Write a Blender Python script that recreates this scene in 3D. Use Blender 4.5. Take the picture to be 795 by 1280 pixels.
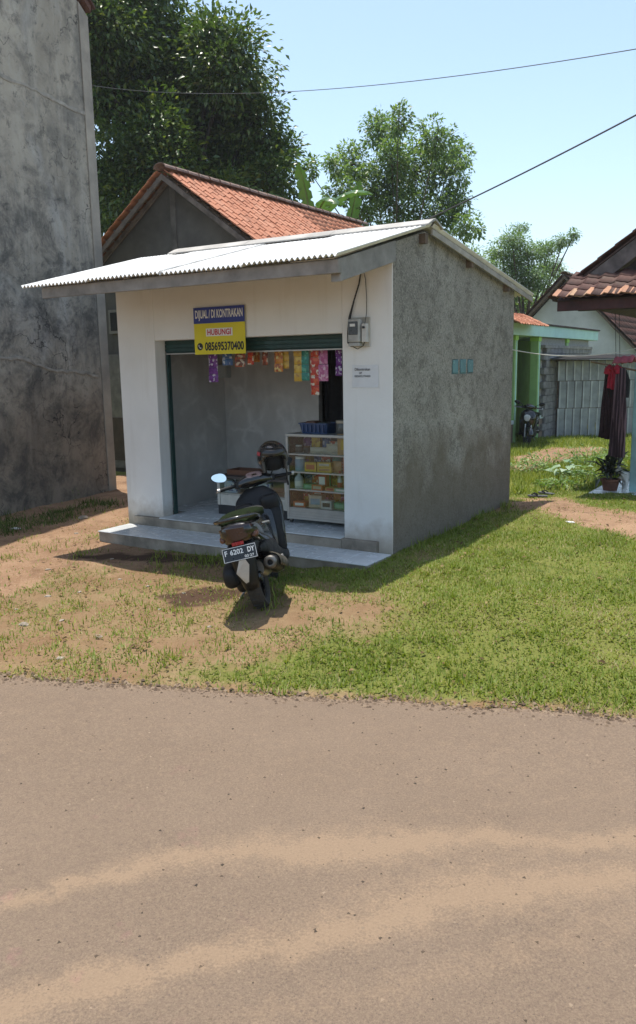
import bpy, bmesh, math, random
import numpy as np
from math import sin, cos, pi, radians as rad
from mathutils import Matrix, Vector, Euler

random.seed(7); RNG = np.random.default_rng(7)
for o in list(bpy.data.objects): bpy.data.objects.remove(o)
scn = bpy.context.scene
COL = scn.collection

# ------------------------------------------------------------------ camera
FPX, PITCH, ROLL, EYE = 1016.4, .1777, -.0174, 1.9
_F = np.array([0, cos(PITCH), -sin(PITCH)]); _U0 = np.array([0, sin(PITCH), cos(PITCH)]); _R0 = np.array([1., 0, 0])
_R = _R0*cos(ROLL) + _U0*sin(ROLL); _U = -_R0*sin(ROLL) + _U0*cos(ROLL); _O = np.array([0, 0, EYE])
cd = bpy.data.cameras.new('camera'); cam = bpy.data.objects.new('camera', cd); COL.objects.link(cam)
cd.sensor_fit = 'VERTICAL'; cd.sensor_height = 36.0; cd.lens = FPX/1280*36; cd.clip_end = 3000; cd.clip_start = .05
cam.matrix_world = Matrix(((_R[0], _U[0], -_F[0], 0), (_R[1], _U[1], -_F[1], 0), (_R[2], _U[2], -_F[2], EYE), (0, 0, 0, 1)))
scn.camera = cam

# ------------------------------------------------------------------ sky, sun, exposure
SUN_TO = np.array([-.223, .399, 2.45]); SUN_TO = SUN_TO/np.linalg.norm(SUN_TO)      # towards the sun
w = bpy.data.worlds.new('World'); scn.world = w; w.use_nodes = True
nt = w.node_tree; nt.nodes.clear()
sky = nt.nodes.new('ShaderNodeTexSky'); sky.sky_type = 'NISHITA'; sky.sun_disc = False
sky.sun_elevation = math.asin(SUN_TO[2]); sky.sun_rotation = math.atan2(SUN_TO[0], SUN_TO[1])
sky.air_density = 1.0; sky.dust_density = 1.5; sky.ozone_density = 1.0; sky.altitude = 100
bg = nt.nodes.new('ShaderNodeBackground'); bg.inputs[1].default_value = .15
wo = nt.nodes.new('ShaderNodeOutputWorld')
hs_ = nt.nodes.new('ShaderNodeHueSaturation'); hs_.inputs['Saturation'].default_value = .90; hs_.inputs['Hue'].default_value = .489; nt.links.new(sky.outputs[0], hs_.inputs['Color']); nt.links.new(hs_.outputs[0], bg.inputs[0]); nt.links.new(bg.outputs[0], wo.inputs[0])
sl = bpy.data.lights.new('sun', 'SUN'); sl.energy = 3.55; sl.angle = rad(.53); sl.color = (1, .945, .85)
so = bpy.data.objects.new('sun', sl); COL.objects.link(so)
so.rotation_euler = Vector(SUN_TO).to_track_quat('Z', 'Y').to_euler(); so.location = (0, 0, 30)
vs = scn.view_settings; vs.view_transform = 'Standard'; vs.look = 'None'; vs.gamma = 1; vs.exposure = 0.68; vs.use_curve_mapping = False

# ------------------------------------------------------------------ pixel -> place helpers
def ray(x, y): return _F + _R*(x-397.5)/FPX + _U*(640-y)/FPX
def gz(x, y, z0=0.0):
    d = ray(x, y); return _O + d*((z0-EYE)/d[2])
def gy(x, y, Y0):
    d = ray(x, y); return _O + d*(Y0/d[1])
YAW = .5592
SU = np.array([-cos(YAW), sin(YAW), 0]); SV = np.array([sin(YAW), cos(YAW), 0]); SC = np.array([.7137, 7.6365, 0])
def S(u, v, z=0.0): return SC + SU*u + SV*v + np.array([0, 0, z])
def shop_uv(x, y):
    dx, dy = x-SC[0], y-SC[1]; return dx*SU[0]+dy*SU[1], dx*SV[0]+dy*SV[1]
def onv(x, y, v):
    d = ray(x, y); P0 = S(0, v); t = ((P0-_O)@SV)/(d@SV); P = _O+d*t; q = P-SC
    return float(q@SU), float(P[2])
def onu(x, y, u):
    d = ray(x, y); P0 = S(u, 0); t = ((P0-_O)@SU)/(d@SU); P = _O+d*t; q = P-SC
    return float(q@SV), float(P[2])

# ------------------------------------------------------------------ materials
def _n(nt, t, **k):
    n = nt.nodes.new(t)
    for a, b in k.items(): setattr(n, a, b)
    return n
def mix(nt, fac, a, b, mode='MIX'):
    m = _n(nt, 'ShaderNodeMix', data_type='RGBA', blend_type=mode)
    for s, val in ((0, fac), (6, a), (7, b)):
        if isinstance(val, (int, float)): m.inputs[s].default_value = val
        elif isinstance(val, tuple): m.inputs[s].default_value = (*val[:3], 1)
        else: nt.links.new(val, m.inputs[s])
    return m.outputs[2]
def noise(nt, vec, scale, detail=4, rough=.55, dist=0.0):
    n = _n(nt, 'ShaderNodeTexNoise'); n.inputs['Scale'].default_value = scale; n.inputs['Detail'].default_value = detail
    n.inputs['Roughness'].default_value = rough; n.inputs['Distortion'].default_value = dist
    nt.links.new(vec, n.inputs['Vector']); return n.outputs['Fac']
def ramp(nt, f, stops, interp='LINEAR'):
    r = _n(nt, 'ShaderNodeValToRGB'); r.color_ramp.interpolation = interp
    e = r.color_ramp.elements
    while len(e) < len(stops): e.new(.5)
    for q, (p, c) in zip(e, stops):
        q.position = p; q.color = (*(c if isinstance(c, tuple) else (c, c, c)), 1)
    nt.links.new(f, r.inputs[0]); return r.outputs[0]
def vscale(nt, vec, s):
    m = _n(nt, 'ShaderNodeMapping'); m.inputs['Scale'].default_value = s; nt.links.new(vec, m.inputs['Vector']); return m.outputs[0]
def bump(nt, hgt, strength, dist=.01, normal=None):
    b = _n(nt, 'ShaderNodeBump'); b.inputs['Strength'].default_value = strength; b.inputs['Distance'].default_value = dist
    nt.links.new(hgt, b.inputs['Height'])
    if normal is not None: nt.links.new(normal, b.inputs['Normal'])
    return b.outputs[0]
MATS = {}
def base_mat(name):
    m = bpy.data.materials.new(name); m.use_nodes = True; MATS[name] = m
    nt = m.node_tree; p = nt.nodes['Principled BSDF']
    return m, nt, p
def pos(nt, obj=False):
    if obj: return _n(nt, 'ShaderNodeTexCoord').outputs['Object']
    return _n(nt, 'ShaderNodeNewGeometry').outputs['Position']
def mat(name, col, rough=.6, var=.18, scale=6.0, metal=0.0, bmp=.15, bscale=40.0, bdist=.004, spec=.5, col2=None, obj=False, coat=0.0):
    """plain surface with mottled colour, fine relief and uneven gloss"""
    if name in MATS: return MATS[name]
    m, nt, p = base_mat(name); P = pos(nt, obj)
    f = noise(nt, P, scale, 5, .6)
    c2 = col2 or tuple(max(0, c*(1-var*1.6)) for c in col)
    fr = ramp(nt, f, [(.3, 0.0), (.7, 1.0)])
    nt.links.new(mix(nt, fr, c2, tuple(min(1, c*(1+var*.5)) for c in col)), p.inputs['Base Color'])
    p.inputs['Roughness'].default_value = rough; p.inputs['Metallic'].default_value = metal
    p.inputs['Specular IOR Level'].default_value = spec
    r2 = ramp(nt, noise(nt, P, scale*2.3, 3), [(.3, max(0, rough-.1)), (.7, min(1, rough+.12))])
    nt.links.new(r2, p.inputs['Roughness'])
    if coat: p.inputs['Coat Weight'].default_value = coat; p.inputs['Coat Roughness'].default_value = .08
    if bmp: nt.links.new(bump(nt, noise(nt, P, bscale, 4), bmp, bdist), p.inputs['Normal'])
    return m

def mat_old_concrete():
    m, nt, p = base_mat('old_concrete'); P = pos(nt)
    big = noise(nt, P, .55, 6, .62, .6); mid = noise(nt, P, 2.6, 9, .72, .4); fine = noise(nt, P, 16, 6, .7)
    streak = noise(nt, vscale(nt, P, (5, 5, .35)), 1.0, 5, .6)
    c = mix(nt, ramp(nt, big, [(.35, 0.), (.68, 1.)]), (.26, .237, .195), (.46, .425, .355))
    c = mix(nt, ramp(nt, mid, [(.49, 0.), (.64, .6)]), c, (.11, .108, .10))
    c = mix(nt, ramp(nt, noise(nt, vscale(nt, P, (1, 1, .7)), 1.1, 9, .72, .4), [(.49, 0.), (.60, .62)]), c, (.115, .114, .108))
    c = mix(nt, ramp(nt, noise(nt, vscale(nt, P, (1, 1, .5)), .9, 8, .7, .4), [(.55, 0.), (.66, .65)]), c, (.42, .415, .39))
    c = mix(nt, ramp(nt, streak, [(.50, 0.), (.72, .68)]), c, (.43, .405, .35))
    blot = noise(nt, P, 6.0, 8, .75, .4)
    c = mix(nt, ramp(nt, blot, [(.54, 0.), (.62, .6)]), c, (.07, .07, .068))
    c = mix(nt, ramp(nt, fine, [(.55, 0.), (.72, .5)]), c, (.36, .355, .34))
    sep = _n(nt, 'ShaderNodeSeparateXYZ'); nt.links.new(P, sep.inputs[0])
    damp = _n(nt, 'ShaderNodeMath', operation='MULTIPLY_ADD'); nt.links.new(noise(nt, P, 1.3, 5), damp.inputs[0]); damp.inputs[1].default_value = -2.2; nt.links.new(sep.outputs[2], damp.inputs[2])
    c = mix(nt, ramp(nt, damp.outputs[0], [(0., .55), (.9, 0.)]), c, (.19, .15, .115))
    low = _n(nt, 'ShaderNodeMapRange'); nt.links.new(sep.outputs[2], low.inputs[0]); low.inputs[1].default_value = 5.6; low.inputs[2].default_value = 3.6
    stn = mix(nt, 1.0, ramp(nt, noise(nt, P, 1.9, 10, .74, .35), [(.46, 0.), (.60, .72)]), low.outputs[0], 'MULTIPLY'); c = mix(nt, stn, c, (.06, .061, .06))
    vo = _n(nt, 'ShaderNodeTexVoronoi', feature='DISTANCE_TO_EDGE'); vo.inputs['Scale'].default_value = 1.15
    wv = _n(nt, 'ShaderNodeVectorMath', operation='ADD'); nz = _n(nt, 'ShaderNodeTexNoise'); nz.inputs['Scale'].default_value = 2.2; nz.inputs['Detail'].default_value = 6
    nt.links.new(P, nz.inputs['Vector']); nt.links.new(P, wv.inputs[0]); nt.links.new(nz.outputs['Color'], wv.inputs[1]); nt.links.new(wv.outputs[0], vo.inputs['Vector'])
    crack = ramp(nt, vo.outputs['Distance'], [(0., 1.), (.012, 0.)])
    cm = mix(nt, 1.0, crack, ramp(nt, noise(nt, P, .8, 3), [(.48, 0.), (.58, 1.)]), 'MULTIPLY')
    c = mix(nt, cm, c, (.03, .03, .03))
    nt.links.new(c, p.inputs['Base Color']); p.inputs['Roughness'].default_value = .92; p.inputs['Specular IOR Level'].default_value = .2
    nt.links.new(bump(nt, fine, .5, .012, bump(nt, mid, .5, .03)), p.inputs['Normal']); return m

def mat_render_wall():
    m, nt, p = base_mat('rough_cement_render'); P = pos(nt)
    big = noise(nt, P, .9, 5, .6); mid = noise(nt, P, 5.5, 7, .72, .5); fine = noise(nt, P, 38, 5, .75)
    c = mix(nt, ramp(nt, big, [(.35, 0.), (.65, 1.)]), (.275, .256, .222), (.385, .362, .318))
    c = mix(nt, ramp(nt, mid, [(.48, 0.), (.6, .65)]), c, (.155, .143, .122))
    c = mix(nt, ramp(nt, fine, [(.5, 0.), (.66, .65)]), c, (.50, .47, .415))
    c = mix(nt, ramp(nt, noise(nt, P, 60, 3), [(.55, 0.), (.64, .75)]), c, (.10, .097, .088))
    sep = _n(nt, 'ShaderNodeSeparateXYZ'); nt.links.new(P, sep.inputs[0])
    damp = _n(nt, 'ShaderNodeMath', operation='MULTIPLY_ADD'); nt.links.new(noise(nt, P, 2.4, 5), damp.inputs[0]); damp.inputs[1].default_value = -1.5; nt.links.new(sep.outputs[2], damp.inputs[2])
    c = mix(nt, ramp(nt, damp.outputs[0], [(0., .75), (.45, 0.)]), c, (.16, .13, .095))
    nt.links.new(c, p.inputs['Base Color']); p.inputs['Roughness'].default_value = .95; p.inputs['Specular IOR Level'].default_value = .15
    nt.links.new(bump(nt, fine, .9, .014, bump(nt, mid, .6, .03)), p.inputs['Normal']); return m

def mat_white_wall():
    m, nt, p = base_mat('white_wall_paint'); P = pos(nt)
    c = mix(nt, ramp(nt, noise(nt, P, 1.4, 5, .6), [(.35, 0.), (.7, 1.)]), (.77, .76, .73), (.85, .845, .82))
    c = mix(nt, ramp(nt, noise(nt, vscale(nt, P, (7, 7, .6)), 1.0, 4), [(.56, 0.), (.76, .32)]), c, (.56, .52, .45))
    sep = _n(nt, 'ShaderNodeSeparateXYZ'); nt.links.new(P, sep.inputs[0])
    d = _n(nt, 'ShaderNodeMath', operation='MULTIPLY_ADD'); nt.links.new(noise(nt, P, 9, 5), d.inputs[0]); d.inputs[1].default_value = -.35; nt.links.new(sep.outputs[2], d.inputs[2])
    c = mix(nt, ramp(nt, d.outputs[0], [(0.0, .8), (.26, 0.)]), c, (.44, .37, .29))
    nt.links.new(c, p.inputs['Base Color']); p.inputs['Roughness'].default_value = .75; p.inputs['Specular IOR Level'].default_value = .3
    nt.links.new(bump(nt, noise(nt, P, 26, 4), .25, .006, bump(nt, noise(nt, P, 3, 4), .3, .02)), p.inputs['Normal']); return m

def mat_marble_wall():
    m, nt, p = base_mat('marbled_interior_paint'); P = pos(nt)
    wv = _n(nt, 'ShaderNodeVectorMath', operation='ADD'); nz = _n(nt, 'ShaderNodeTexNoise'); nz.inputs['Scale'].default_value = 1.6; nz.inputs['Detail'].default_value = 4
    sc = _n(nt, 'ShaderNodeVectorMath', operation='SCALE'); sc.inputs['Scale'].default_value = .95
    nt.links.new(P, nz.inputs['Vector']); nt.links.new(nz.outputs['Color'], sc.inputs[0]); nt.links.new(P, wv.inputs[0]); nt.links.new(sc.outputs[0], wv.inputs[1])
    vo = _n(nt, 'ShaderNodeTexVoronoi', feature='DISTANCE_TO_EDGE'); vo.inputs['Scale'].default_value = 2.1; nt.links.new(wv.outputs[0], vo.inputs['Vector'])
    c = mix(nt, ramp(nt, noise(nt, P, 2.2, 6, .6), [(.3, 0.), (.7, 1.)]), (.44, .43, .405), (.58, .565, .535))
    vm = mix(nt, 1.0, ramp(nt, vo.outputs['Distance'], [(0.0, .5), (.12, 0.)]), ramp(nt, noise(nt, P, 2.6, 4), [(.4, 0.), (.6, 1.)]), 'MULTIPLY')
    c = mix(nt, vm, c, (.76, .75, .72))
    c = mix(nt, ramp(nt, noise(nt, vscale(nt, P, (3, 3, .8)), 1.2, 5), [(.55, 0.), (.7, .4)]), c, (.34, .33, .31))
    nt.links.new(c, p.inputs['Base Color']); p.inputs['Roughness'].default_value = .55
    nt.links.new(bump(nt, noise(nt, P, 12, 4), .15, .01), p.inputs['Normal']); return m

def mat_attr_ground():
    m, nt, p = base_mat('ground_soil'); P = pos(nt)
    at = _n(nt, 'ShaderNodeAttribute', attribute_name='soil'); sep = _n(nt, 'ShaderNodeSeparateColor'); nt.links.new(at.outputs['Color'], sep.inputs[0])
    n1 = noise(nt, P, 1.7, 6, .65); n2 = noise(nt, P, 9, 6, .7); n3 = noise(nt, P, 55, 4, .7)
    grassy = mix(nt, n2, (.10, .12, .025), (.20, .20, .055))
    straw = mix(nt, ramp(nt, n1, [(.35, 0.), (.65, 1.)]), mix(nt, n2, (.14, .080, .043), (.27, .168, .095)), mix(nt, n2, (.18, .122, .065), (.32, .232, .128)))
    soil = mix(nt, ramp(nt, n1, [(.3, 0.), (.7, 1.)]), (.20, .114, .065), (.335, .213, .132))
    soil = mix(nt, ramp(nt, n3, [(.5, 0.), (.68, .6)]), soil, (.44, .33, .23))
    soil = mix(nt, ramp(nt, noise(nt, P, 3.8, 5), [(.55, 0.), (.68, .5)]), soil, (.12, .07, .045))
    jit = _n(nt, 'ShaderNodeMath', operation='MULTIPLY_ADD'); nt.links.new(n2, jit.inputs[0]); jit.inputs[1].default_value = .9; jit.inputs[2].default_value = -.45
    def edge(ch):
        a = _n(nt, 'ShaderNodeMath', operation='ADD'); nt.links.new(sep.outputs[ch], a.inputs[0]); nt.links.new(jit.outputs[0], a.inputs[1])
        return ramp(nt, a.outputs[0], [(.3, 0.), (.7, 1.)])
    c = mix(nt, edge(1), grassy, straw); c = mix(nt, edge(0), c, soil)
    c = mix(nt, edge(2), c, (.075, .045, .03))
    nt.links.new(c, p.inputs['Base Color']); p.inputs['Roughness'].default_value = .95; p.inputs['Specular IOR Level'].default_value = .12
    nt.links.new(bump(nt, n3, .6, .015, bump(nt, n2, .6, .04)), p.inputs['Normal']); return m

def mat_road():
    m, nt, p = base_mat('dusty_asphalt'); P = pos(nt)
    at = _n(nt, 'ShaderNodeAttribute', attribute_name='dust'); sep = _n(nt, 'ShaderNodeSeparateColor'); nt.links.new(at.outputs['Color'], sep.inputs[0])
    n1 = noise(nt, P, 1.2, 6, .6); n2 = noise(nt, P, 14, 6, .72); n3 = noise(nt, P, 95, 4, .75)
    c = mix(nt, ramp(nt, n1, [(.3, 0.), (.7, 1.)]), (.164, .116, .083), (.198, .142, .102))
    c = mix(nt, ramp(nt, n3, [(.45, 0.), (.62, .6)]), c, (.262, .197, .132))
    c = mix(nt, ramp(nt, noise(nt, P, 38, 5, .7), [(.52, 0.), (.68, .28)]), c, (.11, .082, .062))
    c = mix(nt, ramp(nt, n3, [(.30, .5), (.42, 0.)]), c, (.105, .08, .064))
    gr = noise(nt, P, 210, 3, .8); c = mix(nt, ramp(nt, gr, [(.36, .6), (.46, 0.)]), c, (.085, .066, .05)); c = mix(nt, ramp(nt, gr, [(.56, 0.), (.66, .5)]), c, (.315, .242, .165))
    vo = _n(nt, 'ShaderNodeTexVoronoi'); vo.inputs['Scale'].default_value = 30; nt.links.new(P, vo.inputs['Vector'])
    c = mix(nt, ramp(nt, vo.outputs['Distance'], [(.06, .6), (.14, 0.)]), c, (.10, .08, .07))
    j = _n(nt, 'ShaderNodeMath', operation='MULTIPLY_ADD'); nn_ = mix(nt, .5, n2, n3); nt.links.new(nn_, j.inputs[0]); j.inputs[1].default_value = 2.6; j.inputs[2].default_value = -1.3
    a = _n(nt, 'ShaderNodeMath', operation='ADD'); nt.links.new(sep.outputs[0], a.inputs[0]); nt.links.new(j.outputs[0], a.inputs[1])
    c = mix(nt, ramp(nt, a.outputs[0], [(.42, 0.), (.95, .42), (1.5, .66)]), c, mix(nt, n3, (.245, .170, .108), (.355, .250, .162)))
    pk = ramp(nt, noise(nt, P, 2.7, 5, .7), [(.60, 0.), (.72, .3)])
    pk2 = mix(nt, 1.0, pk, sep.outputs[1], 'MULTIPLY')
    c = mix(nt, pk2, c, (.36, .13, .16))
    nt.links.new(c, p.inputs['Base Color']); p.inputs['Roughness'].default_value = .88; p.inputs['Specular IOR Level'].default_value = .25
    nt.links.new(bump(nt, gr, .7, .004, bump(nt, n3, .6, .008)), p.inputs['Normal']); return m

def mat_leaf(name, c1, c2, c3, rough=.45, trans=.3, spec=.5):
    m, nt, p = base_mat(name)
    at = _n(nt, 'ShaderNodeAttribute', attribute_name='rnd')
    c = ramp(nt, at.outputs['Fac'], [(0., c1), (.6, c2), (1., c3)])
    nt.links.new(c, p.inputs['Base Color']); p.inputs['Roughness'].default_value = rough; p.inputs['Specular IOR Level'].default_value = spec
    t = _n(nt, 'ShaderNodeBsdfTranslucent'); nt.links.new(mix(nt, 1.0, c, (1.0, 1.05, .45), 'MULTIPLY'), t.inputs[0])
    x = _n(nt, 'ShaderNodeMixShader'); x.inputs[0].default_value = trans
    nt.links.new(p.outputs[0], x.inputs[1]); nt.links.new(t.outputs[0], x.inputs[2]); nt.links.new(x.outputs[0], nt.nodes['Material Output'].inputs[0]); return m

def mat_glass(name, tint=(.93, .97, .96), rough=.02):
    m, nt, p = base_mat(name)
    nt.nodes.remove(p)
    g = _n(nt, 'ShaderNodeBsdfGlossy'); g.inputs[1].default_value = rough
    t = _n(nt, 'ShaderNodeBsdfTransparent'); t.inputs[0].default_value = (*tint, 1)
    f = _n(nt, 'ShaderNodeFresnel'); f.inputs[0].default_value = 1.45
    x = _n(nt, 'ShaderNodeMixShader'); nt.links.new(f.outputs[0], x.inputs[0]); nt.links.new(t.outputs[0], x.inputs[1]); nt.links.new(g.outputs[0], x.inputs[2])
    nt.links.new(x.outputs[0], nt.nodes['Material Output'].inputs[0]); return m

def mat_print(name, c1, c2, c3, scale=30, rough=.35):
    """printed packaging: blocks of flat colour"""
    if name in MATS: return MATS[name]
    m, nt, p = base_mat(name); P = pos(nt)
    vo = _n(nt, 'ShaderNodeTexVoronoi', distance='CHEBYCHEV'); vo.inputs['Scale'].default_value = scale; nt.links.new(P, vo.inputs['Vector'])
    sep = _n(nt, 'ShaderNodeSeparateColor'); nt.links.new(vo.outputs['Color'], sep.inputs[0])
    c = ramp(nt, sep.outputs[0], [(0., c1), (.55, c2), (.8, c3)], 'CONSTANT')
    nt.links.new(c, p.inputs['Base Color']); p.inputs['Roughness'].default_value = rough; return m

def mat_tile(name, cols, rough=.8, moss=(.08, .07, .05), mossamt=.35, scale=5.0):
    m, nt, p = base_mat(name); P = pos(nt)
    oi = _n(nt, 'ShaderNodeObjectInfo'); at = _n(nt, 'ShaderNodeAttribute', attribute_name='rnd')
    a = _n(nt, 'ShaderNodeMath', operation='ADD'); nt.links.new(oi.outputs['Random'], a.inputs[0]); nt.links.new(at.outputs['Fac'], a.inputs[1])
    fr = _n(nt, 'ShaderNodeMath', operation='FRACT'); nt.links.new(a.outputs[0], fr.inputs[0])
    c = ramp(nt, fr.outputs[0], [(i/(len(cols)-1), q) for i, q in enumerate(cols)])
    c = mix(nt, ramp(nt, noise(nt, P, scale, 6, .7), [(.5, 0.), (.7, mossamt)]), c, moss)
    c = mix(nt, ramp(nt, noise(nt, P, 40, 4, .7), [(.35, .35), (.6, 0.)]), c, tuple(q*.45 for q in cols[0]))
    nt.links.new(c, p.inputs['Base Color']); p.inputs['Roughness'].default_value = rough
    nt.links.new(bump(nt, noise(nt, P, 60, 4), .35, .006), p.inputs['Normal']); return m

OLDC = mat_old_concrete(); RENDER = mat_render_wall(); WHITE = mat_white_wall(); MARBLE = mat_marble_wall()
SOIL = mat_attr_ground(); ROAD = mat_road()
ASB = mat('asbestos_sheet', (.80, .795, .775), .85, .16, 3.5, bmp=.25, bscale=30, spec=.2)
ASBU = mat('ridge_cement', (.46, .44, .41), .9, .2, 3.0, bmp=.3, bscale=35, spec=.2)
FASC = mat('weathered_board', (.30, .275, .25), .85, .25, 5.0, bmp=.3, bscale=30, spec=.2)
CONC = mat('bare_concrete', (.30, .285, .265), .9, .25, 4.0, bmp=.4, bscale=50, spec=.2)
STEPC = mat('step_concrete', (.36, .31, .25), .92, .3, 5.0, bmp=.45, bscale=45, spec=.2)
CTILE = mat('glazed_floor_tile', (.66, .68, .69), .22, .06, 3.0, bmp=.03, bscale=20, spec=.5)
GROUT = mat('grout', (.33, .32, .30), .9, .2, 20)
DGREEN = mat('shutter_green', (.015, .055, .05), .5, .2, 8, bmp=.05, metal=.0)
BLACKP = mat('black_plastic', (.010, .010, .011), .5, .25, 12, bmp=.12, bscale=160, bdist=.0015, spec=.3)
BLACKG = mat('black_gloss_paint', (.010, .010, .011), .16, .2, 8, bmp=.0, coat=.6)
RUBBER = mat('tyre_rubber', (.022, .021, .020), .85, .35, 25, bmp=.4, bscale=90, col2=(.05, .043, .036))
SILVER = mat('silver_paint', (.50, .49, .47), .38, .12, 10, metal=.55, bmp=.05)
STEEL = mat('dull_steel', (.42, .41, .39), .4, .2, 14, metal=.9, bmp=.08)
ALU = mat('aluminium_frame', (.42, .42, .40), .42, .08, 10, metal=.5, bmp=.03)
DARKW = mat('dark_interior', (.022, .022, .024), .8, .2, 5)
WOOD = mat('grey_brown_timber', (.17, .12, .085), .8, .35, 9, bmp=.3, bscale=40)
BARK = mat('tree_bark', (.13, .10, .075), .9, .4, 8, bmp=.6, bscale=30, bdist=.02)
GLASS = mat_glass('clear_glass'); 
GLASSB = mat('teal_glass_block', (.15, .30, .32), .18, .12, 9, bmp=.25, bscale=60, coat=.3)
TILE_O = mat_tile('orange_clay_tile', [(.42, .165, .09), (.52, .215, .12), (.47, .185, .10), (.57, .27, .165)], mossamt=.35)
TILE_D = mat_tile('weathered_clay_tile', [(.062, .027, .021), (.11, .042, .030), (.085, .033, .025), (.12, .058, .04)], mossamt=.55)
TILE_B = mat_tile('faded_clay_tile', [(.36, .17, .10), (.45, .23, .13), (.40, .20, .12), (.42, .28, .17)], mossamt=.45)

# ------------------------------------------------------------------ object helpers
def link(o, parent=None):
    COL.objects.link(o)
    if parent is not None: o.parent = parent
    return o
def tag(o, label=None, cat=None, group=None, kind=None):
    if label: o['label'] = label
    if cat: o['category'] = cat
    if group: o['group'] = group
    if kind: o['kind'] = kind
    return o
def thing(name, label, cat, loc=(0, 0, 0), rotz=0.0, group=None, rot=None):
    o = bpy.data.objects.new(name, None); o.empty_display_size = .1; COL.objects.link(o)
    o.location = [float(q) for q in loc]; o.rotation_euler = rot or (0, 0, rotz)
    return tag(o, label, cat, group)
class MB:
    def __init__(s): s.v = []; s.f = []
    def add(s, v, f):
        b = len(s.v); s.v += [tuple(float(q) for q in p) for p in v]; s.f += [tuple(b+i for i in q) for q in f]; return s
    def box(s, a, b, M=None):
        x0, y0, z0 = a; x1, y1, z1 = b
        v = [(x0, y0, z0), (x1, y0, z0), (x1, y1, z0), (x0, y1, z0), (x0, y0, z1), (x1, y0, z1), (x1, y1, z1), (x0, y1, z1)]
        if M is not None: v = [M @ Vector(p) for p in v]
        return s.add(v, [(0, 3, 2, 1), (4, 5, 6, 7), (0, 1, 5, 4), (1, 2, 6, 5), (2, 3, 7, 6), (3, 0, 4, 7)])
    def tube(s, pts, r, n=8, cap=True):
        pts = [Vector(p) for p in pts]; rs = r if isinstance(r, (list, tuple)) else [r]*len(pts)
        rings = []; up = Vector((0, 0, 1))
        T0 = (pts[1]-pts[0]).normalized(); N = T0.cross(up)
        if N.length < 1e-3: N = T0.cross(Vector((1, 0, 0)))
        N.normalize()
        for i, p in enumerate(pts):
            T = (pts[min(i+1, len(pts)-1)]-pts[max(i-1, 0)]).normalized()
            N = (N - T*N.dot(T)); N.normalize(); B = T.cross(N)
            rings.append([p + N*(cos(2*pi*k/n)*rs[i]) + B*(sin(2*pi*k/n)*rs[i]) for k in range(n)])
        return s.loft(rings, cap)
    def loft(s, rings, cap=True, closed=True):
        n = len(rings[0]); v = [p for r in rings for p in r]; f = []
        for i in range(len(rings)-1):
            for k in range(n if closed else n-1):
                a, b = i*n+k, i*n+(k+1) % n; f.append((a, b, b+n, a+n))
        if cap: f.append(tuple(range(n-1, -1, -1))); f.append(tuple((len(rings)-1)*n+k for k in range(n)))
        return s.add(v, f)
    def prism(s, poly, axis, a, b):
        """poly: 2-D outline; axis the extrusion axis (0,1,2) from a to b"""
        def P(q, t):
            l = list(q); l.insert(axis, t); return l
        n = len(poly); v = [P(q, a) for q in poly]+[P(q, b) for q in poly]
        return s.add(v, [tuple(range(n)), tuple(range(2*n-1, n-1, -1))]+[(k, n+k, n+(k+1) % n, (k+1) % n) for k in range(n)])
    def lathe(s, prof, n=24, axis='y', c=(0, 0, 0), closed=False):
        rings = []
        for k in range(n):
            a = 2*pi*k/n; r = []
            for (rr, h) in prof:
                if axis == 'y': r.append((c[0]+rr*cos(a), c[1]+h, c[2]+rr*sin(a)))
                elif axis == 'x': r.append((c[0]+h, c[1]+rr*cos(a), c[2]+rr*sin(a)))
                else: r.append((c[0]+rr*cos(a), c[1]+rr*sin(a), c[2]+h))
            rings.append(r)
        m = len(prof); v = [p for r in rings for p in r]; f = []
        for k in range(n):
            for i in range(m if closed else m-1):
                a, b = k*m+i, k*m+(i+1) % m; c_, d = ((k+1) % n)*m+(i+1) % m, ((k+1) % n)*m+i
                f.append((a, b, c_, d))
        return s.add(v, f)
    def mesh(s, name, smooth=False, bevel=0, seg=2, clean=False):
        me = bpy.data.meshes.new(name); me.from_pydata(s.v, [], s.f); bm = bmesh.new(); bm.from_mesh(me)
        if clean: bmesh.ops.remove_doubles(bm, verts=bm.verts, dist=1e-5)
        bmesh.ops.recalc_face_normals(bm, faces=bm.faces)
        if bevel: bmesh.ops.bevel(bm, geom=[e for e in bm.edges if len(e.link_faces) == 2 and e.calc_face_angle(0) > .5], offset=bevel, segments=seg, affect='EDGES', profile=.5)
        bm.to_mesh(me); bm.free()
        if smooth:
            me.shade_smooth()
            if smooth != 'all': me.set_sharp_from_angle(angle=rad(42))
        return me
    def build(s, name, m, parent=None, smooth=False, bevel=0, seg=2, clean=False):
        me = s.mesh(name, smooth, bevel, seg, clean); me.materials.append(m)
        return link(bpy.data.objects.new(name, me), parent)
def inst(name, me, parent, M):
    o = bpy.data.objects.new(name, me); link(o, parent); o.matrix_local = M; return o
def fast_mesh(name, V, F, m, parent=None, rnd=None, smooth=False):
    V = np.asarray(V, np.float32); F = np.asarray(F, np.int32); k = F.shape[1]
    me = bpy.data.meshes.new(name); me.vertices.add(len(V)); me.vertices.foreach_set('co', V.ravel())
    me.loops.add(F.size); me.loops.foreach_set('vertex_index', F.ravel()); me.polygons.add(len(F))
    me.polygons.foreach_set('loop_start', np.arange(0, F.size, k, dtype=np.int32))
    me.update(calc_edges=True); me.validate()
    if rnd is not None:
        a = me.attributes.new('rnd', 'FLOAT', 'POINT'); a.data.foreach_set('value', np.asarray(rnd, np.float32))
    if smooth: me.shade_smooth()
    me.materials.append(m); return link(bpy.data.objects.new(name, me), parent)
def copy_tree(o, parent=None):
    c = o.copy(); COL.objects.link(c); c.parent = parent
    for ch in list(o.children): copy_tree(ch, c)
    return c
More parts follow.
